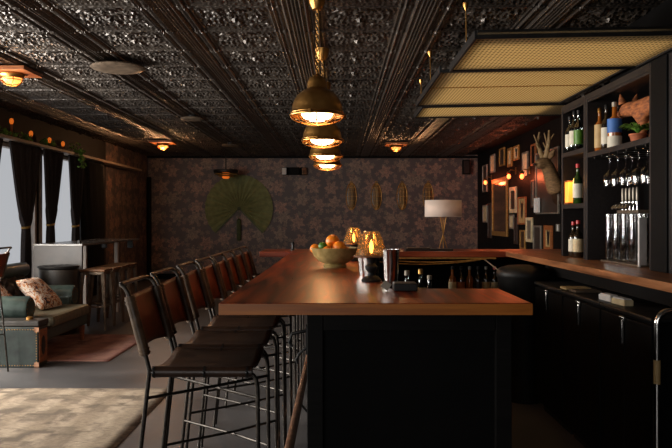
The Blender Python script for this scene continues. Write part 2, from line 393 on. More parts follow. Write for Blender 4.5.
# embossed tin ceiling : one relief tile repeated
PX, PY = .885, .605
def relief(u, v):
    # u in -PX/2..PX/2 with the moulding at 0, v in -PY/2..PY/2 with the rib at 0
    au, av = abs(u), abs(v); h = 0
    g = lambda x, c, w: math.exp(-((x-c)/w)**2)
    if au < .155:
        h += .014 if au < .085 else .008
        h += .016*g(au, .012, .008) + .016*g(au, .038, .007) + .014*g(au, .072, .008)
        h += .010*g(au, .112, .012)*(.45+.55*math.cos(2*PI*v/.0275))
        h += .014*g(au, .146, .007)
    else:
        pu, pv = au-.4425, av-.3025                      # distance from panel centre (negative)
        du = abs(abs(u)-.4425) if True else 0
        # panel border frame
        h += .010*g(au, .175, .008)
        if av > .05:
            x, y = (u-math.copysign(.4425, u)), (v-math.copysign(.3025, v))
            r = math.hypot(x*1.15, y); th = math.atan2(y, x*1.15)
            env = min(1, max(0, (au-.19)/.02))*min(1, max(0, (av-.055)/.02))
            sw = math.sin(8*th+44*r)*math.cos(70*r)
            s2 = math.sin(84*x+3*math.sin(44*y))*math.sin(76*y+3*math.sin(41*x))
            s3 = g(r, .0, .05)*math.cos(8*th)*.6+g(r, 0, .022)*1.4
            h += env*(.009*sw+.010*s2+.014*s3)
    if av < .045 and au > .09:
        h += -.010*g(av, .0, .012) + .014*g(av, .022, .007) + .008*g(av, .037, .007)*(.4+.6*math.cos(2*PI*u/.036))
    elif av < .03: h += -.008*g(av, 0, .008)
    return h
NU, NV = 130, 66
def uu(a):
    k = a*130
    if k < 32: return -PX/2+(PX/2-.16)*k/32
    if k <= 98: return -.16+.32*(k-32)/66
    return .16+(PX/2-.16)*(k-98)/32
cb = MB(); cb.grid(NU, NV, lambda a, c: Vector((uu(a), (c-.5)*PY, -relief(uu(a), (c-.5)*PY))), flip=True)
ceil = struct(cb.build('ceiling', 'tin', smooth=True))
ceil.location = (-2.06-3*PX+PX*0, 4.68-14*PY, H+.03)
for ax, n, d in ((0, 9, PX), (1, 34, PY)):
    q = ceil.modifiers.new('array', 'ARRAY'); q.count = n; q.use_relative_offset = False; q.use_constant_offset = True
    q.constant_offset_displace = (d if ax == 0 else 0, d if ax == 1 else 0, 0)
struct(MB().bx(XL-.1, XR+.1, -3.8, YB+.1, H+.05, H+.12).build('ceiling_slab', 'black'))
# dark crown strip at the back wall
struct(MB().bx(XL, XR, YB-.05, YB-.001, H-.03, H+.02).build('trim_2', 'black'))

# ================================================================ BAR
bar = thing('bar_counter', 'long black bar with polished orange brown wood top and end wing', 'bar', (0, 0, 0))
zt = 1.07
p = [(-.398, 2.33), (.648, 2.33), (.648, 2.82), (.20, 2.82), (.20, 6.05), (-.398, 6.05)]
bm = MB(); lo = [bm.bm.verts.new((x, y, zt-.04)) for x, y in p]; hi = [bm.bm.verts.new((x, y, zt)) for x, y in p]
bm.bm.faces.new(hi); bm.bm.faces.new(lo[::-1])
for i in range(6): bm.bm.faces.new((lo[i], lo[(i+1) % 6], hi[(i+1) % 6], hi[i]))
bm.build('countertop', 'bartop', bar, bevel=.004)
MB().bx(-.397, .647, 2.3265, 2.3295, zt-.039, zt-.002).build('edge_band', 'edgewood', bar)
MB().bx(-.09, .17, 2.40, 6.04, .0, zt-.04).bx(.16, .575, 2.40, 2.78, 0, zt-.04).build('body', 'black', bar)
f = MB().bx(-.105, -.05, 2.375, 2.40, 0, zt-.04).bx(.535, .59, 2.375, 2.40, 0, zt-.04).bx(-.05, .535, 2.375, 2.40, 0, .14).bx(-.05, .535, 2.375, 2.40, zt-.10, zt-.04)
f.build('end_frame', 'blackwood', bar, bevel=.003)
for k in range(5): MB().bx(-.105, -.09, 2.46+k*.72, 3.1+k*.72, .12, .98).build('side_panel', 'blackwood', bar, bevel=.004)
rl = thing('foot_rail', 'worn copper foot rail running low along the stool side of the bar', 'rail', (0, 0, 0))
MB().tube([(-.245, 2.2, .2), (-.245, 6.0, .2)], .024, 14).build('rail_tube', 'copper', rl, True)
for y in (2.5, 3.6, 4.7, 5.8):
    MB().tube([(-.245, y, .178), (-.245, y, .10), (-.20, y, .05), (-.115, y, .04), (-.1, y, .04)], .009, 8).box((-.108, y, .05), (.006, .05, .08)).build('bracket', 'iron', rl, True)
hk = MB().box((-.109, 2.44, .93), (.006, .03, .10)).tube([(-.112, 2.44, .96), (-.16, 2.44, .95), (-.17, 2.44, .92), (-.16, 2.44, .905)], .006, 8).tube([(-.112, 2.44, .90), (-.135, 2.44, .88), (-.145, 2.44, .86), (-.14, 2.44, .845)], .005, 8)
tag(hk.build('bag_hook', 'iron', None, True), 'black iron bag hook under the near left bar corner', 'hook')

rc = thing('rear_counter', 'reddish wooden counter crossing behind the far end of the bar', 'counter', (0, 0, 0))
MB().bx(-.68, 2.6, 6.06, 6.55, zt-.05, zt-.001).build('countertop', 'rearwood', rc, bevel=.004)
MB().bx(-.2, 2.6, 6.42, 6.50, 0, zt-.05).build('back_panel', 'black', rc)
MB().bx(.3, 1.3, 6.08, 6.42, .62, .66).bx(.3, .33, 6.08, 6.42, 0, .62).bx(1.27, 1.3, 6.08, 6.42, 0, .62).build('lower_shelf', 'black', rc)
sc_ = thing('back_counter', 'long brown wooden counter under the bottle shelving on the right', 'counter', (0, 0, 0))
MB().bx(1.45, XN-.002, 1.6, 6.055, zt-.042, zt).build('countertop', 'countertop', sc_, bevel=.004)
MB().bx(2.06, XN-.002, 1.6, 5.4, 0, zt-.042).bx(1.62, 2.06, 1.6, 1.66, 0, zt-.042).build('back_panel', 'black', sc_)
MB().bx(1.60, 1.63, 3.3, 5.4, .93, zt-.042).build('apron', 'blackwood', sc_)

# bottle coolers under the counter
for i in range(3):
    y0 = 3.12+i*.625; y1 = y0+.615
    lab = ['black bottle cooler nearest the steel grab rail', 'black bottle cooler in the middle of the row', 'black bottle cooler farthest along by the rubber bin'][i]
    t = thing('bottle_cooler', lab, 'cooler', (1.4, y0, 0), 0, 'bottle coolers under the right counter')
    MB().bx(.022, .64, .0, .613, .06, .885).build('body', 'black', t, bevel=.004)
    MB().bx(.06, .6, .02, .59, 0, .06).build('plinth', 'iron', t)
    d = MB().bx(0, .02, .006, .304, .08, .87).bx(0, .02, .310, .608, .08, .87).build('door', 'black', t, bevel=.005)
    MB().bx(-.005, .63, .0, .613, .886, .906).build('lid', 'iron', t, bevel=.006)
    l = MB().box((-.008, .308, .862), (.012, .055, .026)).box((-.010, .308, .80), (.012, .022, .12)).tube([(-.012, .285, .872), (-.022, .308, .872), (-.012, .331, .872)], .005, 8)
    l.build('latch', 'chrome', t, True, bevel=.002)
MBt = MB().tube([(1.46, 2.93, .965)]+[(1.40+.0-math.sin(a)*.055-.01, 2.93, .91+math.cos(a)*.055) for a in [0, .4, .8, 1.2, PI/2]]+[(1.335, 2.93, .5), (1.335, 2.93, .0)], .013, 12)
gr = tag(MBt.build('grab_rail', 'chrome', None, True), 'bent steel grab rail standing at the near end of the coolers', 'rail')
MB().tube([(1.335, 2.93, .66), (1.335, 2.93, .76)], .0142, 12).build('tag_sleeve', 'label_tan', gr, True)
# things on top of the coolers
for i, (y, c) in enumerate(((3.80, 'white'), (3.62, 'cream'))):
    t = thing('napkin_caddy', ['white napkin box on cooler lid, farther of two', 'cream napkin box on cooler lid, nearer of two'][i], 'box', (1.47, y, .907), .08)
    MB().bx(-.025, .025, -.07, .07, 0, .03).build('box', c, t, bevel=.003); MB().bx(-.02, .02, -.06, .06, .0305, .036).build('napkins', 'white', t)
for i, y in enumerate((4.25, 4.42)):
    tag(MB().bx(1.42, 1.58, y-.06, y+.06, .907, .921).build('folded_towel', 'label_tan' if i else 'gunmetal', None, bevel=.004), ['folded dark bar towel on the cooler lid behind the white box', 'folded tan bar towel on the middle cooler lid'][i], 'towel')
# rubber bin with hoses
t = thing('round_bin', 'round black bin tilted at the corner behind the coolers', 'bin', (1.39, 5.25, 0))
MB().lathe([(.15, 0), (.155, .02), (.19, .9), (.20, .92), (.20, .95), (.18, .98), (.12, 1.0), (0, 1.01)], 28).build('tub', 'iron', t, True)
for k in range(2): MB().tube([(.02*k+.0, -.19*(1 if k else -1), .70), (.06+.02*k, -.22*(1 if k else -1), .68), (.10, -.19*(1 if k else -1), .70)], .007, 8).build('handle', 'iron', t, True)
for i, (a, bb, cc) in enumerate([((.42, 6.0, 1.0), (.78, 5.98, .955), (1.28, 6.0, 1.01)), ((.30, 6.0, .99), (.72, 5.96, .93), (1.22, 6.0, 1.0)), ((1.26, 6.0, 1.0), (1.36, 5.75, .90), (1.46, 5.6, .78))]):
    pts = [Vector(a)*(1-s)**2+Vector(bb)*2*s*(1-s)+Vector(cc)*s*s for s in [k/14 for k in range(15)]]
    tag(MB().tube(pts, .005 if i < 2 else .006, 8).build('drink_hose', 'gold' if i < 2 else 'gunmetal', None, True), ['upper brass coloured hose slung under the rear counter', 'lower sagging brass coloured hose under the rear counter', 'grey hose falling from the counter corner to the bin'][i], 'hose')
MB_strip = MB().bx(.45, 1.36, 6.02, 6.055, zt-.064, zt-.052); tag(MB_strip.build('brass_strip', 'gold', None), 'thin brass strip fixed beneath the rear counter edge', 'strip')

# ================================================================ BOTTLES
def bottle_mb(r, h, neck=.32):
    return MB().lathe([(r*.9, 0), (r, .006), (r, h*(1-neck-.12)), (r*.85, h*(1-neck-.04)), (r*.38, h*(1-neck+.03)), (r*.32, h*.9), (r*.38, h*.91), (r*.38, h*.95), (r*.3, h*.955)], 20)
def bottle(x, y, z, r, h, glass, lab, capm, labm=None, group=None, lz=(.15, .5)):
    t = thing('bottle', lab, 'bottle', (x, y, z), 0, group)
    bottle_mb(r, h).build('glass_body', glass, t, True)
    MB().lathe([(r*.42, h*.9), (r*.42, h*.995), (r*.38, h)], 14).build('cap', capm, t, True)
    if labm: MB().lathe([(r+.0012, h*lz[0]), (r+.0012, h*lz[1])], 20, cap=False).build('paper_label', labm, t, True)
    return t

# ================================================================ SHELVING (right)
XF = 1.70; XBk = 2.10
def unit(y0, y1, shelves, label, top=2.2, side0=.035, side1=.035):
    t = thing('shelving_unit', label, 'shelf', (XF, y0, zt+.0005), 0, 'black shelving on the right counter')
    d = XBk-XF; L = y1-y0; hh = top-zt
    MB().bx(0, d, 0, side0, 0, hh).build('side_panel', 'shelfwood', t, bevel=.002)
    MB().bx(0, d, L-side1, L, 0, hh).build('side_panel', 'shelfwood', t, bevel=.002)
    MB().bx(d-.012, d, side0, L-side1, 0, hh).build('back_panel', 'black', t)
    MB().bx(0, d-.012, side0, L-side1, hh-.04, hh).bx(.004, .02, side0, L-side1, hh-.055, hh-.04).build('top_panel', 'shelfwood', t)
    for z in shelves: MB().bx(0, d-.012, side0, L-side1, z-zt-.034, z-zt).build('shelf', 'shelfwood', t, bevel=.002)
    return t
unit(4.815, 5.33, (1.46, 1.845), 'narrow black shelf bay holding the glowing orange lantern')
unit(3.79, 4.81, (1.80,), 'wide black shelf bay holding the fox, hanging wine glasses and taps')
unit(2.4, 3.60, (1.40, 1.87), 'black shelf bay cut off by the right edge of the photo')
tag(MB().bx(XF-.01, XBk, 3.603, 3.785, zt+.0005, 2.2).build('shelf_pillar', 'black', None, bevel=.004), 'broad black pillar between the two nearer shelf bays', 'pillar')

g = 'bottles on the top shelf of the narrow bay'
bottle(1.735, 5.238, 1.8455, .032, .27, 'bottle_clear', 'clear bottle with pale label, farthest on the narrow bay top shelf', 'black' if 0 else 'iron', 'label', g)
bottle(1.737, 5.145, 1.8455, .034, .30, 'bottle_clear', 'tall clear bottle with pale label, middle of narrow bay top shelf', 'iron', 'label', g)
bottle(1.739, 5.055, 1.8455, .034, .29, 'bottle_clear', 'clear bottle with green label, nearest on the narrow bay top shelf', 'iron', 'lime', g)
bottle(1.86, 5.07, 1.8455, .034, .31, 'bottle_dark', 'dark bottle behind the clear ones on narrow bay top shelf', 'iron', 'label_tan', g)
g = 'bottles on the top shelf of the wide bay'
bottle(1.77, 4.735, 1.8005, .033, .30, 'bottle_amber', 'slim amber bottle with tan label, farthest on the wide bay shelf', 'brass', 'label_tan', g, (.1, .62))
bottle(1.785, 4.655, 1.8005, .033, .31, 'bottle_dark', 'dark bottle with cream label between amber and blue-labelled bottles', 'iron', 'label', g)
t = bottle(1.80, 4.555, 1.8005, .044, .31, 'bottle_amber', 'large bottle with bright blue label in front of the fox', 'silver', 'label', g, (.05, .28))
MB().lathe([(.0455, .11), (.0455, .20)], 20, cap=False).build('blue_label', 'label_blue', t, True)
bottle(1.86, 4.66, 1.8005, .033, .32, 'bottle_clear', 'clear bottle in the back row of the wide bay shelf', 'silver', None, g)
g = 'bottles beside the lantern'
bottle(1.742, 5.085, 1.4605, .034, .29, 'bottle_green', 'green glass bottle with pale label beside the orange lantern', 'red_cap', 'label', g)
bottle(1.83, 5.09, 1.4605, .033, .27, 'bottle_clear', 'clear bottle with red cap and cream label nearest the wide bay', 'red_cap', 'cream', g)
g = 'bottles standing on the counter in the narrow bay'
bottle(1.742, 5.18, zt+.001, .034, .26, 'bottle_dark', 'dark red-capped bottle with white label on counter, left one', 'red_cap', 'label', g)
bottle(1.746, 5.09, zt+.001, .036, .27, 'bottle_dark', 'dark red-capped bottle with cream label on counter, right one', 'red_cap', 'cream', g)
bottle(1.84, 5.14, zt+.001, .034, .25, 'bottle_dark', 'plain dark bottle behind the two red-capped ones', 'iron', None, g)
# lantern
t = thing('lantern', 'glowing orange square lantern on the narrow shelf bay', 'lantern', (1.752, 5.225, 1.4605))
MB().bx(-.05, .05, -.045, .045, 0, .012).bx(-.05, .05, -.045, .045, .165, .175).build('frame', 'orangewood', t)
MB().bx(-.046, .046, -.041, .041, .012, .165).build('glowing_shade', 'flame', t, bevel=.004)
point('lantern_light', (1.70, 5.12, 1.62), 1.2, (1, .45, .12), .05)

# fox
t = thing('taxidermy_fox', 'russet taxidermy fox leaning out of the top shelf', 'taxidermy animal', (1.89, 4.24, 1.846))
skin('body', [(.06, -.28, .20), (.03, -.10, .20), (-.02, .08, .19), (-.01, .18, .20), (-.02, .27, .215), (-.03, .345, .19), (-.035, .41, .175), (.0, .08, .06), (-.04, .12, -.03), (.09, -.2, .06), (.09, -.22, -.03), (.05, .05, .08), (.05, .1, -.03), (.0, -.22, .08), (-.02, -.25, -.03)],
     [(0, 1), (1, 2), (2, 3), (3, 4), (4, 5), (5, 6), (2, 7), (7, 8), (0, 9), (9, 10), (2, 11), (11, 12), (0, 13), (13, 14)], [.07, .062, .06, .045, .058, .03, .015, .028, .02, .03, .02, .028, .02, .03, .02], 'fur', t)
for sgn in (-1, 1): MB().lathe([(.026, 0), (.018, .03), (.002, .066)], 10, m=Matrix.Translation((-.02+sgn*.038, .265, .245)) @ Matrix.Rotation(.25*sgn, 4, 'Y')).build('ear', 'fur', t, True)
MB().sphere((-.036, .418, .175), .012).build('nose', 'iron', t, True)
MB().sphere((-.07, .30, .235), .008).build('eye', 'iron', t, True)
skin('tail', [(.07, -.34, .18), (.05, -.355, .10), (.04, -.36, .03)], [(0, 1), (1, 2)], [.03, .035, .015], 'fur', t)

def tuft(name, label, cat, loc, n, L, droop=.5, lw=.012, group=None, pot=None, spread=1., leaf='leaf'):
    t = thing(name, label, cat, loc, 0, group); b = MB(); z0 = pot[1] if pot else 0
    for i in range(n):
        a = random.uniform(0, 2*PI); l = L*random.uniform(.6, 1.1); d = Vector((math.cos(a), math.sin(a), 0))*spread; s_ = Vector((-math.sin(a), math.cos(a), 0))
        prev = None
        for k in range(5):
            s = k/4; c = d*l*s*.7+Vector((0, 0, z0+l*(1.0*s-(1+droop)*s*s*1.1))); wd = lw*math.sin(PI*(.12+.88*s))+.0008
            cur = (b.bm.verts.new(c-s_*wd), b.bm.verts.new(c+Vector((0, 0, wd*.35))), b.bm.verts.new(c+s_*wd))
            if prev:
                b.bm.faces.new((prev[0], prev[1], cur[1], cur[0])); b.bm.faces.new((prev[1], prev[2], cur[2], cur[1]))
            prev = cur
    if pot: MB().lathe([(pot[0]*.7, 0), (pot[0]*.95, pot[1]*.8), (pot[0]*1.05, pot[1]*.82), (pot[0]*1.05, pot[1]), (pot[0]*.9, pot[1]), (pot[0]*.85, pot[1]*.85)], 18).build('pot', 'terracotta', t, True)
    b.build('leaves', leaf, t, True); return t
tuft('potted_plant', 'green spider plant in a terracotta pot under the fox', 'plant', (1.80, 4.20, 1.8005), 60, .17, -.3, .008, None, (.05, .06))

# hanging wine glasses
t = thing('glass_rack', 'metal glass rack fixed beneath the wide bay shelf', 'rack', (0, 0, 0))
for k in range(7): MB().tube([(1.715, 3.9+k*.13, 1.757), (2.06, 3.9+k*.13, 1.757)], .005, 8).tube([(1.715, 3.9+k*.13, 1.757), (1.715, 3.9+k*.13, 1.767)], .004, 6).build('rail', 'steel', t, True)
prof = [(.034, .197), (.034, .195), (.005, .187), (.004, .11), (.012, .10), (.034, .075), (.040, .045), (.034, 0)]
pos = [(1.76, 4.54), (1.76, 4.41), (1.85, 4.41), (1.76, 4.28), (1.78, 4.15), (1.78, 4.03), (1.86, 4.15), (1.87, 4.03)]
rr = ['front row, farthest', 'front row, second from the far end', 'back row, farthest', 'front row, third from the far end', 'front row, second nearest', 'front row, nearest', 'back row, second nearest', 'back row, nearest']
for i, (x, y) in enumerate(pos):
    o = MB().lathe(prof, 20, cap=False).build('wine_glass', 'glass', None, True)
    o.location = (x, y, 1.557); tag(o, 'wine glass hanging upside down under the shelf, '+rr[i], 'wine glass', 'hanging wine glasses')
# taps
t = thing('tap_rail', 'row of five chrome beer taps under the hanging glasses', 'beer taps', (1.86, 4.46, 1.385))
MB().bx(-.02, .228, -.16, .16, 0, .022).build('rail_bar', 'gunmetal', t, bevel=.004)
for k in range(5):
    y = -.11+k*.055
    tp = MB().tube([(.0, y, .022), (0, y, .055), (-.05, y, .06), (-.075, y, .03)], .008, 10).lathe([(.012, .055), (.012, .075)], 12, (0, y, 0)).build('tap', 'chrome', t, True)
    MB().lathe([(.005, .075), (.009, .09), (.009, .155), (.006, .165)], 12, (0, y, 0)).build('tap_handle', 'silver', tp, True)
# stacked tumblers
gp = [(.031, 0), (.033, .004), (.040, .10), (.042, .125), (.039, .125), (.036, .012)]
cols = [(1.785, 4.57), (1.79, 4.46), (1.795, 4.35), (1.80, 4.24), (1.89, 4.50), (1.89, 4.39), (1.89, 4.28)]
cn = ['farthest front stack', 'second front stack', 'third front stack', 'nearest front stack', 'farthest back stack', 'middle back stack', 'nearest back stack']
ln = ['bottom', 'second up', 'third up', 'topmost']
me0 = None
tag(MB().bx(1.74, 2.0, 4.05, 4.64, zt+.0005, zt+.012).build('drip_mat', 'gunmetal', None, bevel=.003), 'grey drip mat under the stacked tumblers', 'mat')
for i, (x, y) in enumerate(cols):
    for k in range(4):
        if me0 is None: o = me0 = MB().lathe(gp, 18).build('tumbler', 'glass', None, True)
        else: o = me0.copy(); C.objects.link(o)
        o.location = (x, y, zt+.013+k*.058)
        tag(o, 'clear nested tumbler, %s glass of the %s beside the taps' % (ln[k], cn[i]), 'glass', 'stacked tumblers')
tag(MB().box((1.765, 4.06, zt+.145), (.05, .014, .29), .2).build('menu_stand', 'white', None, bevel=.002), 'pale upright menu panel beside the tumblers, against the pillar', 'menu')

# ================================================================ GOLD MESH PANELS
def panel(y0, y1, x0, x1, z0, label, seam=False, tilt=.02):
    t = thing('ceiling_panel', label, 'ceiling panel', (x0, y0, z0), 0, 'gold mesh panels hung over the back bar')
    L, W = y1-y0, x1-x0; t.rotation_euler = (0, -tilt, 0)
    e = .018
    MB().bx(0, e, 0, L, 0, .05).bx(W-e, W, 0, L, 0, .05).bx(e, W-e, 0, e, 0, .025).bx(e, W-e, L-e, L, 0, .025).build('frame', 'iron', t, bevel=.003)
    MB().bx(e, W-e, e, L-e, .012, .018).build('mesh_sheet', 'mesh', t)
    if seam: MB().bx(e, W-e, L*.42, L*.42+.012, .006, .012).build('seam_strip', 'gold', t)
    MB().bx(1.47-x0-.62, 1.47-x0+.62, .18 if y0 < 5 else .08, L-.06, .083, .10).build('added_housing', 'iron', t, bevel=.003)  # housing added to carry the added lamps over the panel
    if y0 > 5: MB().bx(.45, .95, -.012, -.002, .02, .03).build('led_strip', 'led', t)
    for (hx, hy) in ((.04, L*.5),):
        hgt = H+.0-z0-.05-hx*math.sin(tilt)
        MB().tube([(hx, hy, .05), (hx, hy, .05+hgt)], .004, 6).lathe([(.004, hgt), (.018, hgt+.03), (.02, hgt+.05)], 10, (hx, hy, 0)).build('hanger', 'brass', t, True)
    return t
panel(4.08, 5.0, .795, 2.136, 2.40, 'gold mesh ceiling panel nearest the camera')
panel(5.07, 6.62, .735, 2.10, 2.41, 'largest gold mesh ceiling panel, with a dashed seam', True)
panel(6.68, 7.40, .80, 2.6, 2.41, 'narrow farthest gold mesh ceiling panel')

# ================================================================ PENDANTS
def pendant(y, label):
    t = thing('pendant_lamp', label, 'pendant lamp', (-.13, y, 1.998), 0, 'brass cage pendants over the bar')
    MB().lathe([(.162, 0), (.165, .012), (.158, .022), (.154, .05), (.143, .085), (.122, .12), (.09, .146), (.064, .16), (.060, .168), (.059, .20), (.048, .228), (.022, .242), (.012, .255)], 36, cap=False).build('dome', 'brass', t, True, solid=.003)
    b = MB().tube(arc((0, 0, -.004), .166, 0, 2*PI, 36, 'XY')[:-1], .007, 8, True)
    b.tube(arc((0, 0, -.045), .10, 0, 2*PI, 28, 'XY')[:-1], .0035, 6, True)
    for k in range(4):
        a = k*PI/4; b.tube([(math.cos(a)*.165*math.cos(q), math.sin(a)*.165*math.cos(q), -.004-.06*math.sin(q)) for q in [j*PI/10 for j in range(11)]], .0035, 6)
    for k in range(3):
        a = k*2*PI/3+.3; b.box((math.cos(a)*.176, math.sin(a)*.176, 0), (.022, .016, .026), a)
    b.build('cage', 'brass', t, True)
    MB().lathe([(.0, -.040), (.05, -.036), (.085, -.018), (.10, .005), (.095, .02), (.0, .03)], 24).build('lens', 'bulb', t, True)
    ch = MB(); n = 19; z0 = .25; dz = (H-.09-1.998-z0)/n
    for k in range(n):
        c = z0+dz*(k+.5); pts = [(math.cos(a)*.008, 0, c+math.sin(a)*dz*.62) if k % 2 else (0, math.cos(a)*.008, c+math.sin(a)*dz*.62) for a in [j*PI/4 for j in range(8)]]
        ch.tube(pts, .0026, 5, True)
    ch.tube([(.012, 0, .25), (.014, .002, .5), (.006, 0, H-.09-1.998)], .003, 6)
    ch.build('chain', 'brass', t, True)
    h = H-1.998
    MB().lathe([(.006, h-.10), (.03, h-.095), (.048, h-.06), (.056, h-.02), (.058, h+.0)], 20).build('canopy', 'brass', t, True)
    point('pendant_light', (-.13, y, 1.94), 3.2, (1, .40, .13), .06)
    return t
for y, l in ((4.36, 'brass cage pendant lamp nearest the camera over the bar'), (5.76, 'brass cage pendant lamp second from the camera'), (7.2, 'brass cage pendant lamp third from the camera'), (8.4, 'brass cage pendant lamp farthest back, lowest in the photo')): pendant(y, l)

def cage_light(x, y, label, pw=8):
    t = thing('cage_ceiling_light', label, 'ceiling light', (x, y, H-.085), 0, 'cage lights on wooden boards')
    MB().bx(-.2, .2, -.2, .2, .045, .08).bx(-.03, .03, -.03, .03, .08, .11).build('board', 'orangewood', t, bevel=.003)
    MB().lathe([(.11, .045), (.115, .03), (.10, .01), (.1, .0)], 24).build('ring', 'brass', t, True)
    MB().lathe([(.0, -.055), (.05, -.045), (.08, -.02), (.09, .008), (.0, .01)], 20).build('bulb_glass', 'redo' if 0 else 'lens_warm', t, True)
    b = MB().tube(arc((0, 0, -.02), .103, 0, 2*PI, 24, 'XY')[:-1], .004, 6, True)
    for k in range(3):
        a = k*PI/3; b.tube([(math.cos(a)*.103*math.cos(q), math.sin(a)*.103*math.cos(q), -.07*math.sin(q)) for q in [j*PI/8 for j in range(9)]], .004, 6)
    b.build('cage', 'brass', t, True)
    point('ceiling_bulb_light', (x, y, H-.26), pw, (1, .50, .22), .05)
M['lens_warm'] = emit('warm_bulb_glass', (1, .30, .06, 1), 2.4)
cage_light(-3.05, 6.55, 'cage light on wooden board at the left edge above the trunk', 4)
cage_light(-3.15, 12.6, 'cage light on wooden board near the papered left corner', 24)
cage_light(1.07, 12.9, 'cage light on wooden board toward the back right')
# ceiling discs
for y, l, r in ((6.3, 'large flat round ceiling disc nearest the camera', .24), (9.5, 'small round ceiling disc in the middle of the left ceiling', .16), (12.9, 'small round ceiling disc nearest the back wall', .16)):
    t = thing('ceiling_disc', l, 'ceiling vent', (-1.98, y, H-.06), 0, 'round discs on the ceiling')
    MB().lathe([(r*.6, 0), (r*.9, .004), (r, .02), (r*.97, .03), (r*.3, .035)], 36).build('disc', 'gunmetal', t, True)
    MB().lathe([(.06, .03), (.06, .07)], 16).build('stem', 'iron', t, True)
# louvred lamp in front of the fan
t = thing('tiered_ceiling_lamp', 'black tiered lamp with golden rims hanging above the green fan', 'pendant lamp', (-2.42, 15.1, 2.22))
MB().lathe([(.26, .13), (.27, .15), (.26, .19), (.05, .20)], 32).build('top_tier', 'iron', t, True)
MB().lathe([(.24, .085), (.25, .10), (.22, .115)], 32).lathe([(.16, .045), (.17, .06), (.14, .075)], 28).build('lower_tier', 'gold', t, True)
MB().lathe([(.05, .0), (.08, .02), (.08, .14)], 20).build('diffuser', 'lens_dim', t, True) if 'lens_dim' in M else MB().lathe([(.05, .0), (.08, .02), (.08, .14)], 20).build('diffuser', 'amberbulb', t, True)
MB().tube([(0, 0, .19), (0, 0, H-2.2)], .012, 8).build('stem', 'iron', t, True)

# ================================================================ BACK WALL DECOR
yw = YB-.004
t = thing('wall_fan', 'big olive green pleated paper fan spread on the back wall', 'fan', (-2.23, yw-.03, 1.585))
N = 44; a0, a1 = math.radians(-46), math.radians(226); b = MB(); R = .76
def fanp(i, r):
    a = a0+(a1-a0)*i/N; rr = r*(1+(.012 if i % 2 else 0))
    return Vector((math.cos(a)*rr, -(.028 if i % 2 else -.02)*min(1, r/.2), math.sin(a)*rr))
vs = [[b.bm.verts.new(fanp(i, r)) for r in (.04, .3, .55, R)] for i in range(N+1)]
for i in range(N):
    for j in range(3): b.bm.faces.new((vs[i][j], vs[i+1][j], vs[i+1][j+1], vs[i][j+1]))
b.build('pleated_paper', 'fan', t, solid=.003)
b = MB()
for a in (a0, a1): b.box((math.cos(a)*R/2, -.01, math.sin(a)*R/2), (R, .02, .028), Matrix.Rotation(-a, 4, 'Y'))
b.build('guard_stick', 'fan_stick', t)
MB().lathe([(.04, -.02), (.04, .02)], 16, m=Matrix.Rotation(PI/2, 4, 'X')).build('pivot', 'fan_stick', t, True)
b = MB().tube([(0, -.015, -.02), (0, -.015, -.22)], .006, 6).lathe([(.03, -.72), (.042, -.6), (.045, -.3), (.035, -.25), (.01, -.22)], 14, (0, 0, 0))
for k in range(14): a = k*2*PI/14; b.tube([(math.cos(a)*.042, math.sin(a)*.042, -.26), (math.cos(a)*.04, math.sin(a)*.04, -.71)], .008, 6)
o = b.build('tassel', 'fan_stick', t, True); o.location = (0, -.03, 0)
for i, (px, l) in enumerate(((351.3, 'leftmost oval brass basket ornament on the back wall'), (376.3, 'second oval brass ornament from the left on back wall'), (402, 'third oval brass ornament from the left on back wall'), (428, 'oval brass ornament partly hidden by the lamp shade'))):
    x = (px-338)*YB/700
    t = thing('oval_wall_ornament', l, 'wall ornament', (x, yw-.012, 1.86), 0, 'oval ornaments on the back wall')
    ring = [(math.cos(a)*.115, 0, math.sin(a)*.30*(1 if math.sin(a) > 0 else 1)) for a in [k*2*PI/32 for k in range(32)]]
    MB().tube(ring, .012, 8, True).build('rim', 'gold', t, True)
    MB().sphere((0, .006, 0), (.11, .012, .29), 24, 14).build('woven_body', 'leather_dark', t, True)
    b = MB()
    for s in (-.6, -.3, 0, .3, .6): b.tube([(s*.11*math.cos(q), -.014*math.cos(q)-.002, .29*math.sin(q)) for q in [(-.5+j/12)*PI for j in range(13)]], .005, 6)
    for z in (-.2, -.1, 0, .1, .2): ww = .11*math.sqrt(1-(z/.29)**2); b.tube([(-ww, 0, z), (0, -.016, z), (ww, 0, z)], .004, 6)
    b.build('rib', 'gold', t, True)
    MB().tube(arc((0, 0, .325), .022, 0, 2*PI, 12)[:-1], .006, 6, True).build('loop', 'gold', t, True)
t = thing('emergency_light', 'black twin head emergency light on back wall, a reflection painted white on one lens', 'light', (-.98, yw-.055, 2.43))
MB().bx(-.12, .12, -.04, .055, -.09, .08).build('body', 'black', t, bevel=.01)
for s, m in ((-1, 'white'), (1, 'gunmetal')):  # white on the left lens paints in a light reflection
    hd = MB().box((s*.2, -.03, -.01), (.13, .09, .17), .5*s).build('head', 'black', t, bevel=.012)
    MB().box((s*.224, -.073, -.01), (.11, .012, .15), .5*s).build('lens', m, hd, bevel=.004)
t = thing('wall_speaker', 'small black speaker high on the back wall near the right corner', 'speaker', (2.87, yw-.09, 2.55))
MB().bx(-.08, .08, -.08, .06, -.2, .12).build('cabinet', 'black', t, bevel=.012); MB().bx(-.065, .065, -.086, -.08, -.18, .10).build('grille', 'iron', t)
MB().bx(-.02, .02, .06, .09, -.05, .02).build('bracket', 'iron', t)
# black pipe in the left corner
tag(MB().tube([(XL+.06, YB-.08, 0), (XL+.06, YB-.08, 2.29)], .05, 14).build('corner_pipe', 'black', None, True), 'black vertical pipe in the back left corner', 'pipe')

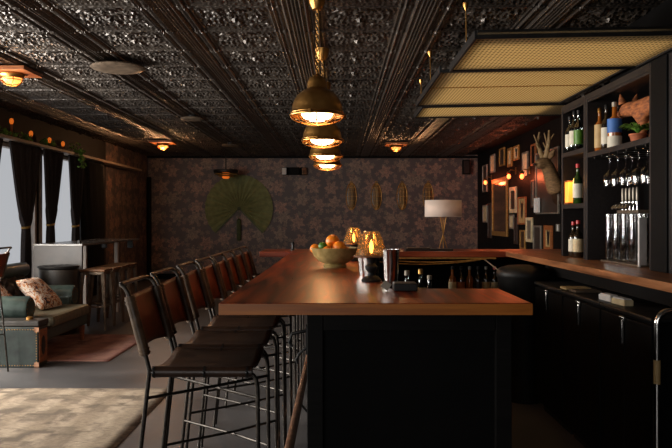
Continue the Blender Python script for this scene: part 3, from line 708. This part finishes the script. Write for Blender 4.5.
# ================================================================ RIGHT WALL FRAMES
def wy(px): return XR*700/(px-338)
def frame(x0, x1, yt, yb_, label, fm, im, name='picture_frame', cat='picture frame', e=.03, group='framed pictures on the black right wall', dx=0, art=None):
    ya, yc = wy(x1), wy(x0); ym = (ya+yc)/2; zt_ = 1.35+(219-yt)*ym/700; zb = 1.35+(219-yb_)*ym/700
    t = thing(name, label, cat, (XR-.002-dx, ym, zb), 0, group); L = yc-ya; h = zt_-zb; T = .03
    MB().bx(-T, 0, -L/2, -L/2+e, 0, h).bx(-T, 0, L/2-e, L/2, 0, h).bx(-T, 0, -L/2+e, L/2-e, 0, e).bx(-T, 0, -L/2+e, L/2-e, h-e, h).build('frame', fm, t, bevel=.004)
    MB().bx(-T*.5, -.001, -L/2+e, L/2-e, e, h-e).build('picture', im, t)
    if art:
        MB().sphere((-T*.55, 0, h*.5), (.004, L*.14, h*.28), 12, 8).sphere((-T*.55, L*.12, h*.72), (.004, L*.06, h*.14), 8, 6).sphere((-T*.55, -L*.12, h*.72), (.004, L*.06, h*.14), 8, 6).build('dark_motif', art, t, True)
    return t
frame(483.6, 488, 165, 192, 'small silver frame behind the farthest red wall lamp', 'silver', 'darkglass')
frame(491.4, 495.8, 154.5, 172.8, 'silver frame above the left edge of the tall mirror', 'silver', 'cream')
frame(500.5, 505.5, 148, 166, 'gold frame with dark picture above the tall mirror', 'gold', 'darkglass')
frame(508.8, 513, 148, 166.8, 'cream picture in narrow gold frame above the middle red lamp', 'gold', 'cream', e=.05)
frame(514.9, 519.8, 145.6, 160, 'small gold frame with pale centre, highest of the pictures', 'gold', 'cream', art='iron')
frame(523.6, 529, 152, 176, 'tall cream picture left of the deer antlers', 'silver', 'cream')
frame(532.3, 537, 144, 165.4, 'orange wooden frame behind the deer antlers', 'orangewood', 'black')
frame(493, 508.4, 178, 236, 'tall gilt framed mirror between the red wall lamps', 'gold', 'mirror', 'wall_mirror', 'mirror', .09, None)
frame(484, 488.2, 205, 222.5, 'cream picture low at the far left of the wall', 'silver', 'cream')
frame(488.9, 492.6, 203, 238, 'tall narrow dark carving left of the tall mirror', 'leather_dark', 'leather_dark', 'wall_carving', 'wall ornament', .05)
frame(510.7, 517.3, 187, 213, 'cream and brown picture right of the tall mirror', 'cream', 'leather_dark', e=.07)
frame(510.7, 514.8, 214.6, 229, 'little silver frame under the cream and brown picture', 'silver', 'cream')
frame(519, 527, 197, 224.6, 'tan wooden panel with a dark carved figure', 'orangewood', 'label_tan', art='leather_dark', e=.03)
frame(515.2, 518.8, 217.5, 244, 'dark long mask shaped carving below the tan panel', 'leather_dark', 'leather_dark', 'wall_carving', 'wall ornament', .05)
frame(521.2, 526.2, 230, 249.4, 'gold frame low beneath the tan carved panel', 'gold', 'leather_dark')
frame(527.2, 533.4, 217.5, 242, 'cream framed picture right of the tan carved panel', 'cream', 'silver', e=.05)
frame(532.5, 536.2, 180, 207.7, 'dim pinkish narrow picture beside the dark mirror', 'leather_dark', 'silver')
frame(537.2, 560, 150, 214, 'large dark glass mirror behind the deer head', 'silver', 'darkglass', 'wall_mirror', 'mirror', .022, None)
frame(537.8, 542.3, 198, 212.6, 'pale card tucked in the corner of the dark mirror', 'white', 'white', 'card', 'card', .01, None, .032)
frame(534.6, 542.3, 225.5, 251.4, 'grey silver frame below the dark mirror', 'silver', 'darkglass', e=.03)
frame(545.4, 553.4, 225.5, 251.4, 'warm wooden frame with dark motif below the deer', 'orangewood', 'label_tan', art='iron', e=.07)
frame(558, 560.5, 224, 231.5, 'small grey switch plate beside the shelving', 'silver', 'white', 'switch_plate', 'switch', .01, None)
# red wall lamps
for px, py, l in ((485.4, 182.6, 'red glowing wall lamp farthest back by the corner'), (508.8, 176.5, 'red glowing wall lamp at the right edge of the tall mirror'), (521.9, 176.5, 'red glowing wall lamp nearest the deer head')):
    y = (XR-.13)*700/(px-338); z = 1.35+(219-py)*y/700
    t = thing('wall_lamp', l, 'wall lamp', (XR-.13, y, z), 0, 'red wall lamps')
    MB().sphere((0, 0, 0), (.034, .034, .044), 16, 10).build('bulb', 'redbulb', t, True)
    MB().tube([(0, 0, .05), (0, 0, .09), (.04, 0, .12), (.125, 0, .10)], .009, 8).lathe([(.04, .045), (.035, .075), (.02, .09)], 16).build('arm', 'brass', t, True)
    MB().bx(.118, .128, -.04, .04, .04, .16).build('wall_plate', 'brass', t)
    point('wall_lamp_light', (XR-.24, y-.02, z+.0), 5, (1, .17, .06), .05)

# deer head
t = thing('deer_head', 'mounted deer head with antlers facing left from the right wall', 'taxidermy animal', (XR, 9.98, 1.62), .35)
V = [(-.03, 0, .08), (-.08, 0, .22), (-.15, -.01, .36), (-.21, -.02, .47), (-.27, -.03, .53), (-.36, -.045, .505), (-.43, -.055, .485)]
skin('head', V, [(i, i+1) for i in range(6)], [(.145, .145), .125, .105, .10, .105, .075, .05], 'deer', t)
MB().lathe([(.13, 0), (.15, .02), (.13, .03)], 24, m=Matrix.Translation((-.001, 0, .08)) @ Matrix.Rotation(-PI/2, 4, 'Y')).build('mount_plaque', 'leather_dark', t, True)
for s in (-1, 1):
    MB().tube([(-.22, s*.05, .57), (-.2, s*.10, .64), (-.19, s*.15, .70)], [.028, .048, .008], 10).build('ear', 'deer', t, True)
    b = MB().tube([(-.25, s*.035, .59), (-.26, s*.08, .70), (-.27, s*.13, .82), (-.25, s*.11, .97)], [.040, .032, .026, .012], 10)
    b.tube([(-.26, s*.08, .70), (-.33, s*.08, .80)], [.018, .007], 8).tube([(-.27, s*.12, .80), (-.20, s*.15, .92)], [.016, .007], 8).tube([(-.265, s*.10, .75), (-.34, s*.12, .93)], [.016, .007], 8)
    b.build('antler', 'antler', t, True)
    MB().sphere((-.29, s*.062-.03, .535), .014).build('eye', 'iron', t, True)
MB().sphere((-.455, -.058, .49), (.018, .026, .02)).build('nose', 'iron', t, True)

# ================================================================ ON THE BAR
t = thing('fruit_bowl', 'footed bronze glazed bowl piled with oranges on the bar', 'bowl', (-.018, 4.05, zt+.0005))
MB().lathe([(.0, .0), (.065, .0), (.068, .012), (.058, .02), (.09, .035), (.122, .065), (.140, .112), (.136, .114), (.118, .07), (.085, .043), (.0, .03)], 36).build('bowl_body', 'bowl', t, True)
def fruit(px, py, r, y, mat, lab, cat):
    o = MB().sphere((0, 0, 0), (r, r, r*.95), 20, 14).build('orange' if cat == 'orange' else 'lime', mat, None, True)
    o.location = ((px-338)*y/700, y, 1.35-(py-219)*y/700); tag(o, lab, cat, 'citrus fruit in the bowl')
    s = MB().lathe([(.003, r*.93), (.005, r*.96), (.001, r*.985)], 8).build('stem_end', 'leaf', o, True)
fruit(332.6, 241.2, .040, 4.06, 'orange', 'topmost and largest orange of the fruit pile', 'orange')
fruit(339.3, 247.6, .039, 3.99, 'orange', 'orange at the right of the pile against the bowl rim', 'orange')
fruit(322.8, 246.2, .026, 4.00, 'lime', 'green lime left of the topmost orange', 'lime')
fruit(315.2, 248.8, .030, 4.05, 'orange', 'small orange at the far left of the bowl', 'orange')
fruit(327.6, 250.8, .028, 3.97, 'orange', 'orange half sunk at the front of the bowl below the lime', 'orange')
fruit(346.5, 251.5, .028, 4.10, 'orange', 'orange low at the right inside the bowl', 'orange')
def glass_lamp(x, y, lab, s=1):
    t = thing('glass_shade_lamp', lab, 'table lamp', (x, y, zt+.0005), 0, 'glass shaded lamps on the bar')
    MB().lathe([(.0, 0), (.043, 0), (.045, .008), (.034, .02), (.018, .028), (.014, .04), (.026, .055), (.028, .068), (.014, .082), (.02, .10), (.030, .112), (.0, .113)], 24).build('base', 'iron', t, True)
    MB().lathe([(.078, .112), (.072, .118), (.062, .145), (.052, .18), (.042, .205), (.034, .222), (.030, .224)], 12, cap=False).build('glass_shade', 'amberglass', t, False, solid=.002)
    MB().tube(arc((0, 0, .113), .077, 0, 2*PI, 24, 'XY')[:-1], .0035, 6, True).build('shade_rim', 'copper', t, True)
    MB().lathe([(.0, .125), (.006, .13), (.010, .15), (.008, .17), (.0, .19)], 14).build('bulb', 'filament', t, True)
    point('lamp_light', (x, y, zt+.16), 1.1, (1, .50, .15), .012)
glass_lamp(.149, 3.13, 'glass shaded lamp with black turned base nearest on the bar')
glass_lamp(.105, 4.65, 'smaller looking glass shaded lamp behind the fruit bowl')
def tin(x, y, r0, r1, h, lab):
    o = MB().lathe([(r0, 0), (r0*1.02, .004), (r1, h-.006), (r1+.002, h), (r1-.002, h), (r0*.95, .008), (0, .008)], 28).build('shaker_tin', 'chrome', None, True)
    o.location = (x, y, zt+.0005); tag(o, lab, 'shaker tin', 'shaker tins on the bar')
tin(.157, 3.30, .033, .044, .125, 'steel shaker tin directly behind the near glass lamp')
tin(.135, 3.43, .03, .041, .13, 'steel shaker tin farther behind the near glass lamp')
# caddy : standing at the inner corner
t = thing('bar_caddy', 'black bar caddy holding napkins beside the shaker tins', 'caddy', (.25, 2.9, zt-.0))
tin(.275, 3.0-.12, .026, .030, .125, 'slimmer steel tin right of the tall shaker tin') if 0 else None
tin(.226, 2.99, .028, .036, .150, 'tall steel shaker tin right of the near glass lamp')
C.objects.unlink(t)
t = thing('bar_caddy', 'black bar caddy on the bar right of the tall shaker tin', 'caddy', (.262, 2.755, zt+.0005))
MB().bx(-.045, .045, -.05, .05, 0, .03).build('tray', 'iron', t, bevel=.003)
o = MB().box((0, 0, .0), (.032, .008, .03), Matrix.Rotation(.6, 4, 'Y')).build('folded_card', 'silver', None); o.location = (.187, 2.72, zt+.022)
tag(o, 'small pale folded card leaning by the caddy', 'card')
# well shelf behind the end wing with tools/bottles
t = thing('speed_well', 'black ice well set behind the end wing of the bar', 'ice well', (0, 0, 0))
MB().bx(.175, .62, 2.83, 3.5, 0, .9).build('body', 'black', t); MB().bx(.175, .64, 2.825, 3.52, .9, .915).build('rim', 'gunmetal', t)
g = 'bottles in the ice well'
bottle(.30, 3.05, .9155, .026, .21, 'bottle_clear', 'clear bottle in the ice well next to the shaker tins', 'silver', None, g)
bottle(.362, 3.07, .9155, .024, .215, 'bottle_clear', 'clear bottle with brass pourer in the middle of the ice well', 'brass', 'label_tan', g, (.55, .62))
bottle(.405, 3.10, .9155, .026, .185, 'bottle_clear', 'short clear bottle rightmost in the ice well', 'silver', None, g)
tag(MB().box((.475, 3.05, .94), (.09, .05, .05)).build('garnish_tray', 'terracotta', None, bevel=.006), 'pinkish garnish tray right of the well bottles', 'tray')
g = 'bottles on the lower shelf below the rear counter'
for i, (px, m, lb, cp, l) in enumerate(((452.5, 'bottle_amber', 'cream', 'iron', 'amber bottle with cream label below the rear counter'), (461, 'bottle_dark', 'terracotta', 'iron', 'dark bottle with orange label below the rear counter'), (469.5, 'bottle_amber', None, 'silver', 'unlabelled amber bottle third along below the rear counter'), (478, 'bottle_dark', 'leather_dark', 'iron', 'dark bottle with brown label below the rear counter'), (486, 'bottle_dark', 'label_tan', 'silver', 'dark bottle with tan label below the rear counter'), (494.5, 'bottle_dark', 'cream', 'red_cap', 'red-capped bottle standing below the rear counter'), (502.5, 'bottle_dark', None, 'iron', 'plain dark bottle rightmost below the rear counter'))):
    y = 6.2; bottle((px-338)*y/700, y, .6605, .034, .27, m, l, cp, lb, g)

# ================================================================ ON THE REAR COUNTER
t = thing('table_lamp', 'table lamp with wide pale drum shade and crossed brass legs', 'table lamp', (.965, 6.42, zt-.0005))
MB().lathe([(.168, .30), (.166, .452)], 40, cap=False).build('shade', 'shade_lit', t, True, solid=.003) if 0 else None
def shade_mat():
    q = NT('translucent_linen'); q.b.inputs['Base Color'].default_value = lin(212, 200, 190); q.b.inputs['Roughness'].default_value = .9
    n = q.noise(q.coord((1, 1, .2)), 90, 3); q.bump(n, .2, .002)
    tl = q.node('ShaderNodeBsdfTranslucent'); tl.inputs[0].default_value = lin(214, 196, 184)
    ms = q.node('ShaderNodeMixShader'); ms.inputs[0].default_value = .5
    q.link(q.b.outputs[0], ms.inputs[1]); q.link(tl.outputs[0], ms.inputs[2]); q.link(ms.outputs[0], q.out.inputs['Surface']); return q.m
M['shade_lit'] = shade_mat()
MB().lathe([(.168, .30), (.166, .452)], 40, cap=False).build('lamp_shade', 'shade_lit', t, True, solid=.002)
b = MB()
for k in range(3):
    a = k*2*PI/3+.4; b.tube([(math.cos(a)*.045, math.sin(a)*.045, .004), (0, 0, .14), (-math.cos(a)*.03, -math.sin(a)*.03, .30)], .004, 8)
b.tube([(-.03, 0, .30), (.03, 0, .30)], .004, 6).build('leg_stand', 'brass', t, True)
MB().lathe([(.012, .29), (.024, .30), (.02, .34), (0, .36)], 14).build('socket', 'copper', t, True)
MB().tube([(-.165, 0, .44), (.165, 0, .44)], .002, 6).tube([(0, -.165, .44), (0, .165, .44)], .002, 6).tube([(0, 0, .34), (0, 0, .44)], .003, 6).build('harp', 'brass', t, True)
point('added_shade_light', (.965, 6.42, zt+.385), .9, (1, .78, .62), .04)  # light added inside the shade, which is otherwise unlit
t = thing('register_tray', 'flat black tray on the rear counter before the table lamp', 'tray', (.83, 6.2, zt-.0005))
MB().bx(-.24, .18, -.07, .07, 0, .018).build('tray', 'iron', t, bevel=.004); MB().bx(-.22, -.02, -.06, .06, .0185, .028).build('lid', 'leather_dark', t, bevel=.003)
t = thing('candle_holder', 'small black candle holder near the left end of rear counter', 'candle holder', (-.405, 6.3, zt-.0005))
MB().lathe([(.025, 0), (.025, .006), (.012, .012), (.012, .05), (.02, .055), (.02, .06)], 16).build('holder', 'iron', t, True)
MB().lathe([(.01, .0601), (.01, .075)], 12).build('candle', 'black', t, True)

# ================================================================ BAR STOOLS
def make_stool(label, group):
    t = thing('bar_stool', label, 'bar stool', (0, 0, 0), 0, group)
    w = .195; r = .0085
    for s in (-1, 1):
        # back leg continuing as a leaning back post that bends over at the top
        MB().tube([(-.315, s*w, 0), (-.268, s*w, .48), (-.235, s*w, .77), (-.308, s*w, 1.04), (-.318, s*w, 1.068), (-.330, s*w, 1.088), (-.348, s*(w-.008), 1.098)], r, 10).build('leg', 'steel', t, True)
        # seat rail that curves down into the front leg
        MB().tube([(-.235, s*(w-.001), .765), (.13, s*(w-.001), .765)]+[(.13+math.sin(a)*.045, s*(w-.001), .72+math.cos(a)*.045) for a in (.4, .8, 1.2)]+[(.178, s*w, .70), (.185, s*w, 0)], r, 10).build('leg', 'steel', t, True)
    MB().tube([(-.345, -w+.008, 1.098), (-.352, -w+.03, 1.10), (-.352, w-.03, 1.10), (-.345, w-.008, 1.098)], r, 10).build('top_rail', 'steel', t, True)
    for z in (.665, .33):
        lb, rb = -.235-(.77-z)*.115, .1795
        MB().tube([(lb, -w, z), (0, 0, z+.004), (rb, w, z)], .0062, 8).build('cross_brace', 'steel', t, True)
        MB().tube([(lb, w, z), (0, 0, z-.009), (rb, -w, z)], .0062, 8).build('cross_brace', 'steel', t, True)
    # seat sling
    def seatf(a, c):
        y = (c-.5)*2; x = -.225+a*.385; ed = abs(y)**5
        return Vector((x, y*(w+.004), .786-.026*(1-y*y)-.006*math.sin(a*PI)))
    MB().grid(12, 14, seatf).build('seat', 'leather_dark', t, True, solid=.006)
    for s in (-1, 1):
        MB().tube([(-.222, s*w, .766), (.157, s*w, .766)], .0205, 12).build('seat_roll', 'leather_dark', t, True)
        for xx in (-.216, -.024, .139): MB().tube([(xx-.004, s*w, .766), (xx+.004, s*w, .766)], .0225, 12).sphere((xx, s*w+s*.02, .766), .007, 8, 6).build('seat_strap', 'iron', t, True)
    def postx(z): return -.235-(z-.77)*.27
    def backf(a, c):
        y = (c-.5)*2; z = .835+a*.225+.012*math.sin(c*PI)*(a-.5)*-2
        return Vector((postx(z)-.010-.022*(1-y*y), y*w, z))
    MB().grid(10, 14, backf).build('backrest', 'leather', t, True, solid=.005)
    for s in (-1, 1):
        MB().tube([(postx(.83), s*w, .83), (postx(1.055), s*w, 1.055)], .0195, 12).build('back_sleeve', 'sleeve', t, True)
        for z in (.838, .852, 1.03, 1.044): MB().tube([(postx(z-.003), s*w, z-.003), (postx(z+.003), s*w, z+.003)], .0225, 12).build('lacing', 'sleeve', t, True)
    return t
G = 'leather sling stools along the bar'
ordn = ['nearest the camera', 'second from the camera', 'third from the camera', 'fourth from the camera', 'fifth from the camera', 'third from the far end', 'second from the far end', 'at the far end of the row']
s0 = make_stool('brown leather sling bar stool at the bar, '+ordn[0], G)
posts = [2.70, 3.18, 3.70, 4.17, 4.63, 5.075, 5.52, 5.97]
for i, yp in enumerate(posts):
    rz = random.uniform(-.012, .012) if i else 0; loc = (-.485+random.uniform(-.012, .012)*(i > 0), yp+.17, 0)
    if i == 0: s0.location = loc
    else: dup(s0, loc, rz, 'brown leather sling bar stool at the bar, '+ordn[i])
dup(s0, (-3.235, 6.0, 0), PI*1.0, 'bar stool cut off by the left edge beside the trunk', 'stool at the left edge')

# ================================================================ LEFT LOUNGE
def rug(x0, x1, y0, y1, mat, label, name='rug'):
    def f(a, c): return Vector((x0+(x1-x0)*a, y0+(y1-y0)*c, .004+.0015*math.sin(a*17+c*9)))
    tag(MB().grid(30, 30, f).build(name, mat, None, True, solid=.003), label, 'rug')
rug(-4.05, -1.31, 2.6, 5.56, 'rug_cream', 'faded cream patterned rug on the floor at the front left')
rug(-4.0, -2.17, 6.62, 8.16, 'rug_pink', 'faded pink rug under the green leather loveseat')

t = thing('loveseat', 'worn green leather chesterfield loveseat with tufted back by the window', 'sofa', (-2.85, 7.25, .0085))
MB().bx(-1.0, .04, -.62, .62, .16, .30).build('base', 'green_leather', t, bevel=.03)
MB().bx(-.60, .11, -.50, .50, .29, .405).build('seat_cushion', 'seat_leather', t, bevel=.04)
for s in (-1, 1):
    MB().bx(-.95, -.10, s*.50-.055, s*.50+.055+s*.04, .2, .5).build('arm_panel', 'green_leather', t, bevel=.02)
    m = Matrix.Translation((-.98, s*.565, .49)) @ Matrix.Rotation(PI/2, 4, 'Y')
    MB().lathe([(.105, 0), (.115, .01), (.115, .87), (.10, .895), (.0, .90)], 24, m=m).build('arm', 'green_leather', t, True)
    ring = MB()
    for k in range(12): a = k*PI/6; ring.sphere((-.088, s*.565+math.cos(a)*.078, .49+math.sin(a)*.078), .008, 8, 6)
    ring.build('nailhead_trim', 'brass', t, True)
def backf(a, c):
    y = (a-.5)*1.28; z = .36+c*.44; tuftd = .022*(math.cos(y*2*PI/.2)*math.cos((z)*2*PI/.2))
    return Vector((-.60-.10*c+tuftd+.03*math.sin(c*PI), y, z))
MB().grid(64, 28, backf).build('tufted_back', 'tuft_leather', t, True, solid=.02)
MB().bx(-.98, -.74, -.62, .62, .3, .74).build('back_panel', 'green_leather', t, bevel=.02)
m = Matrix.Translation((-.70, -.66, .775)) @ Matrix.Rotation(-PI/2, 4, 'X')
MB().lathe([(.0, 0), (.07, .0), (.082, .02), (.082, 1.30), (.07, 1.32), (0, 1.32)], 20, m=m).build('back_roll', 'green_leather', t, True)
for sx, sy in ((0, 1), (0, -1), (-.9, 1), (-.9, -1)):
    MB().lathe([(.022, 0), (.03, .12), (.034, .16)], 14, (sx, sy*.54, 0)).build('leg', 'orangewood', t, True)
def pillow(loc, rot, s, lab):
    b = MB()
    for side in (-1, 1):
        b.grid(14, 14, lambda a, c, sd=side: Vector(((a-.5)*s, sd*.065*(max(0, (1-(2*a-1)**4)*(1-(2*c-1)**4)))**.6, (c-.5)*s)))
    bmesh.ops.remove_doubles(b.bm, verts=b.bm.verts[:], dist=.002)
    o = b.build('throw_pillow', 'pillow', None, True); o.matrix_world = Matrix.Translation(loc) @ Matrix.Rotation(rot, 4, 'Z') @ Matrix(((0, -.7, -.714, 0), (1, 0, 0, 0), (0, -.714, .7, 0), (0, 0, 0, 1)))
    tag(o, lab, 'pillow', 'floral pillows on the loveseat'); return o
pillow((-3.12, 7.32, .575), -.12, .42, 'large floral throw pillow leaning on the loveseat back')
pillow((-3.36, 6.95, .585), .05, .28, 'floral pillow half hidden behind the near loveseat arm')

t = thing('trunk', 'dark green studded leather trunk with brass corners, left edge', 'trunk', (-3.3, 6.45, 0))
MB().bx(-.58, .58, -.10, .10, .0, .37).build('body', 'trunk_leather', t, bevel=.008)
MB().bx(-.59, .59, -.11, .11, .375, .425).build('lid', 'tuft_leather', t, bevel=.01)
b = MB()
for k in range(48):
    x = -.56+k*.0238
    for z in (.345, .02): b.sphere((x, -.10, z), .0055, 6, 5)
for k in range(14):
    z = .03+k*.024
    for x in (-.565, .565): b.sphere((x, -.10, z), .0055, 6, 5)
b.build('studs', 'brass', t, True)
for x in (-.575, .575):
    for z in (.025, .345): MB().box((x*.985, -.100, z), (.045, .01, .045)).build('corner_plate', 'copper', t, bevel=.003)
o = MB().box((.5825, 0, .19), (.006, .17, .30)).build('side_inlay', 'orangewood', t)
MB().sphere((.587, 0, .19), (.004, .045, .09), 16, 10).build('dark_oval', 'iron', o, True)
MB().box((.588, 0, .0), (.01, .05, .02)).build('handle', 'brass', t) if 0 else None
MB().lathe([(.03, 0), (.032, .02), (.02, .028), (0, .03)], 14, (.46, 0, .4255)).build('latch_knob', 'brass', t, True)

# dark drum stool
t = thing('drum_table', 'dark round drum table behind the far loveseat arm', 'side table', (-3.30, 8.27, 0))
MB().lathe([(.20, 0), (.215, .02), (.225, .4), (.215, .76), (.20, .77)], 36).build('drum_body', 'tuft_leather', t, True)
MB().lathe([(.20, .771), (.232, .773), (.235, .79), (.228, .80), (0, .80)], 36).build('top', 'iron', t, True)

t = thing('high_table', 'long grey high table with solid end panel by the windows', 'table', (-3.44, 8.6, 0))
MB().bx(-.31, .30, 0, 2.45, 1.018, 1.043).build('tabletop', 'tabletop', t, bevel=.003)
MB().bx(-.30, .29, .01, .05, 0, 1.017).build('end_panel', 'concrete', t, bevel=.003)
for x in (-.24, .22): MB().bx(x-.025, x+.025, 1.55, 1.60, 0, 1.017).build('leg', 'paleframe', t)
for q in (.16, -.24): MB().bx(q, q+.08, 2.30, 2.33, .90, 1.017).build('bracket', 'iron', t)
MB().bx(-.02, .02, 1.6, 2.40, .98, 1.017).build('support_beam', 'iron', t)
tag(MB().bx(-3.26, -3.23, 8.75, 8.79, 1.0435, 1.085).build('table_marker', 'iron', None, bevel=.003), 'tiny black block near the corner of the high table', 'block')
def metal_stool(label):
    t = thing('backless_stool', label, 'stool', (0, 0, 0), 0, 'backless metal stools at the high table')
    MB().bx(-.155, .155, -.155, .155, .705, .735).build('seat', 'stoolwood', t, bevel=.012)
    MB().bx(-.14, .14, -.14, .14, .665, .704).build('seat_frame', 'gunmetal', t, bevel=.01)
    for sx in (-1, 1):
        for sy in (-1, 1):
            MB().tube([(sx*.125, sy*.125, .69), (sx*.15, sy*.15, .3), (sx*.165, sy*.165, 0)], [.028, .021, .014], 8).build('leg', 'gunmetal', t, True)
    b = MB(); q = .148
    for a, c in (((-q, -q), (q, -q)), ((q, -q), (q, q)), ((q, q), (-q, q)), ((-q, q), (-q, -q))): b.tube([(*a, .28), (*c, .28)], .009, 8)
    b.build('foot_ring', 'gunmetal', t, True)
    return t
sl = ['wooden topped metal stool nearest the drum table', 'wooden topped metal stool second from the drum table', 'wooden topped metal stool third from the drum table', 'wooden topped metal stool farthest along the high table']
ms = metal_stool(sl[0]); ms.location = (-2.99, 8.66, 0)
for i in (1, 2, 3): dup(ms, (-2.99, 8.66+i*.36, 0), 0, sl[i])

def ivy(name, label, loc, n, ext, hang, group=None, ls=.022):
    t = thing(name, label, 'plant', loc, 0, group); b = MB(); stems = MB()
    for i in range(n):
        a = random.uniform(0, 2*PI); q = random.random()**.5
        if hang and random.random() < .7: c = Vector((random.uniform(.10, .16), ext*q*math.cos(a)*1.1, random.uniform(-hang, .06)))
        else: c = Vector((.05*math.cos(a), ext*q*math.cos(a*1.7), random.uniform(.015, ext*1.3)))
        m = Matrix.Translation(c) @ Matrix.Rotation(random.uniform(0, 6.28), 4, 'Z') @ Matrix.Rotation(random.uniform(-1.2, 1.2), 4, 'X') @ Matrix.Rotation(random.uniform(-1, 1), 4, 'Y')
        k = ls*random.uniform(.7, 1.3)
        pts = [(0, -1, 0), (.75, -.35, .12), (.55, .45, .1), (0, 1.1, -.1), (-.55, .45, .1), (-.75, -.35, .12)]
        vs = [b.bm.verts.new(m @ (Vector(p)*k)) for p in pts]; cc = b.bm.verts.new(m @ Vector((0, 0, -.1*k)))
        for j in range(6): b.bm.faces.new((cc, vs[j], vs[(j+1) % 6]))
        if i % 3 == 0: stems.tube([(0, 0, .004), (c.x*.6+.02, c.y*.5, max(.02, c.z*.5+.03)), tuple(c)], .0025, 5)
    b.build('leaves', 'leaf', t, solid=.0008); stems.build('stem', 'leaf', t, True); return t
# window shelf, plants, amber lamps
tag(MB().bx(XL+.001, XL+.22, 4.6, 14.6, 2.345, 2.385).build('window_shelf', 'plank', None, bevel=.003), 'long pale plank shelf running above the windows', 'shelf')
def sx_(px): return (338-px)
xs = XL+.14
pl = [(-3, .10), (5, .10), (16, .10), (27, .11), (44, .10), (51, .12), (74, .14)]
pn = ['small ivy sprig at the left frame edge on the window shelf', 'small ivy sprig second from the left on the window shelf', 'small ivy sprig left of the brightest amber lamp', 'ivy sprig just left of the brightest amber lamp base', 'ivy sprig between the amber lamps above the second curtain', 'ivy sprig beside the third amber lamp', 'large trailing ivy hanging over the third curtain']
for (px, L), l in zip(pl, pn):
    y = -xs*700/(338-px); big = px == 74
    ivy('ivy_plant', l, (xs, y, 2.386), 90 if big else 26, .13 if big else .07, .24 if big else 0, 'ivy along the window shelf')
ll = ['dim amber lamp leftmost on the window shelf', 'brightest amber lamp on the window shelf', 'amber lamp above the second curtain', 'amber lamp nearest the trailing ivy']
for px, hgt, l in ((11.5, .22, ll[0]), (31, .13, ll[1]), (49.5, .11, ll[2]), (63, .11, ll[3])):
    y = -(xs-.03)*700/(338-px); t = thing('shelf_lamp', l, 'lamp', (xs-.03+0, y, 2.3855), 0, 'amber lamps on the window shelf')
    MB().lathe([(.025, 0), (.025, .008), (.012, .014), (.016, hgt-.05), (.02, hgt-.04)], 12).build('post', 'terracotta', t, True)
    MB().lathe([(.014, hgt-.04), (.024, hgt-.02), (.027, hgt+.005), (.02, hgt+.03), (0, hgt+.04)], 16).build('bulb', 'amberbulb', t, True)
# curtains
def curtain(y0, y1, yt, wt, label, mat='curtain', tie=True, X=XL+.13, ztie=1.24, wb=.22):
    t = thing('curtain', label, 'curtain', (X, 0, 0), 0, 'dark curtains at the windows')
    ztop = 2.344; n = int((y1-y0)/.07)*8
    def f(a, c):
        z = .03+(ztop-.03)*c
        if tie:
            if z > ztie: s = (z-ztie)/(ztop-ztie); s2 = s**.75; lo = (yt-wt/2)*(1-s2)+y0*s2; hi = (yt+wt/2)*(1-s2)+y1*s2
            else: s = min(1, (ztie-z)/.5)**.7; lo = yt-wt/2-(wb-wt)/2*s; hi = yt+wt/2+(wb-wt)/2*s
        else: lo, hi = y0, y1
        amp = .022 if (hi-lo) > .3 else .03
        return Vector((amp*math.cos(a*n*2*PI/8)+.008*math.sin(a*23+z*3), lo+(hi-lo)*a, z))
    MB().grid(n, 40, f).build('cloth', mat, t, True, solid=.003)
    if tie: MB().tube([(.045*math.cos(a), yt+(wt/2+.012)*math.sin(a), ztie+.008*math.sin(a)) for a in [k*2*PI/20 for k in range(20)]], .016, 8, True).build('tie_rope', 'gold_rope', t, True)
    return t
M['gold_rope'] = mk('gold_rope', lin(150, 110, 50), lin(200, 156, 80), 40, .5, .3, .3)
Xc = -(XL+.13)
cy = lambda px: Xc*700/(338-px)
curtain(7.9, cy(2), 8.25, .12, 'dark tied curtain at the left edge of the photo')
curtain(cy(8.5), cy(40.5), cy(26), .10, 'dark tied curtain in front of the nearer window')
curtain(cy(43), cy(63), cy(50.5), .10, 'narrow dark tied curtain left of the trailing ivy', ztie=1.27)
curtain(cy(68), cy(84), cy(75.5), .10, 'dark tied curtain under the trailing ivy', ztie=1.24)
curtain(cy(83.5), 12.6, 0, 0, 'straight black curtain panel beside the papered wall', 'curtain_black', False, XL+.07)
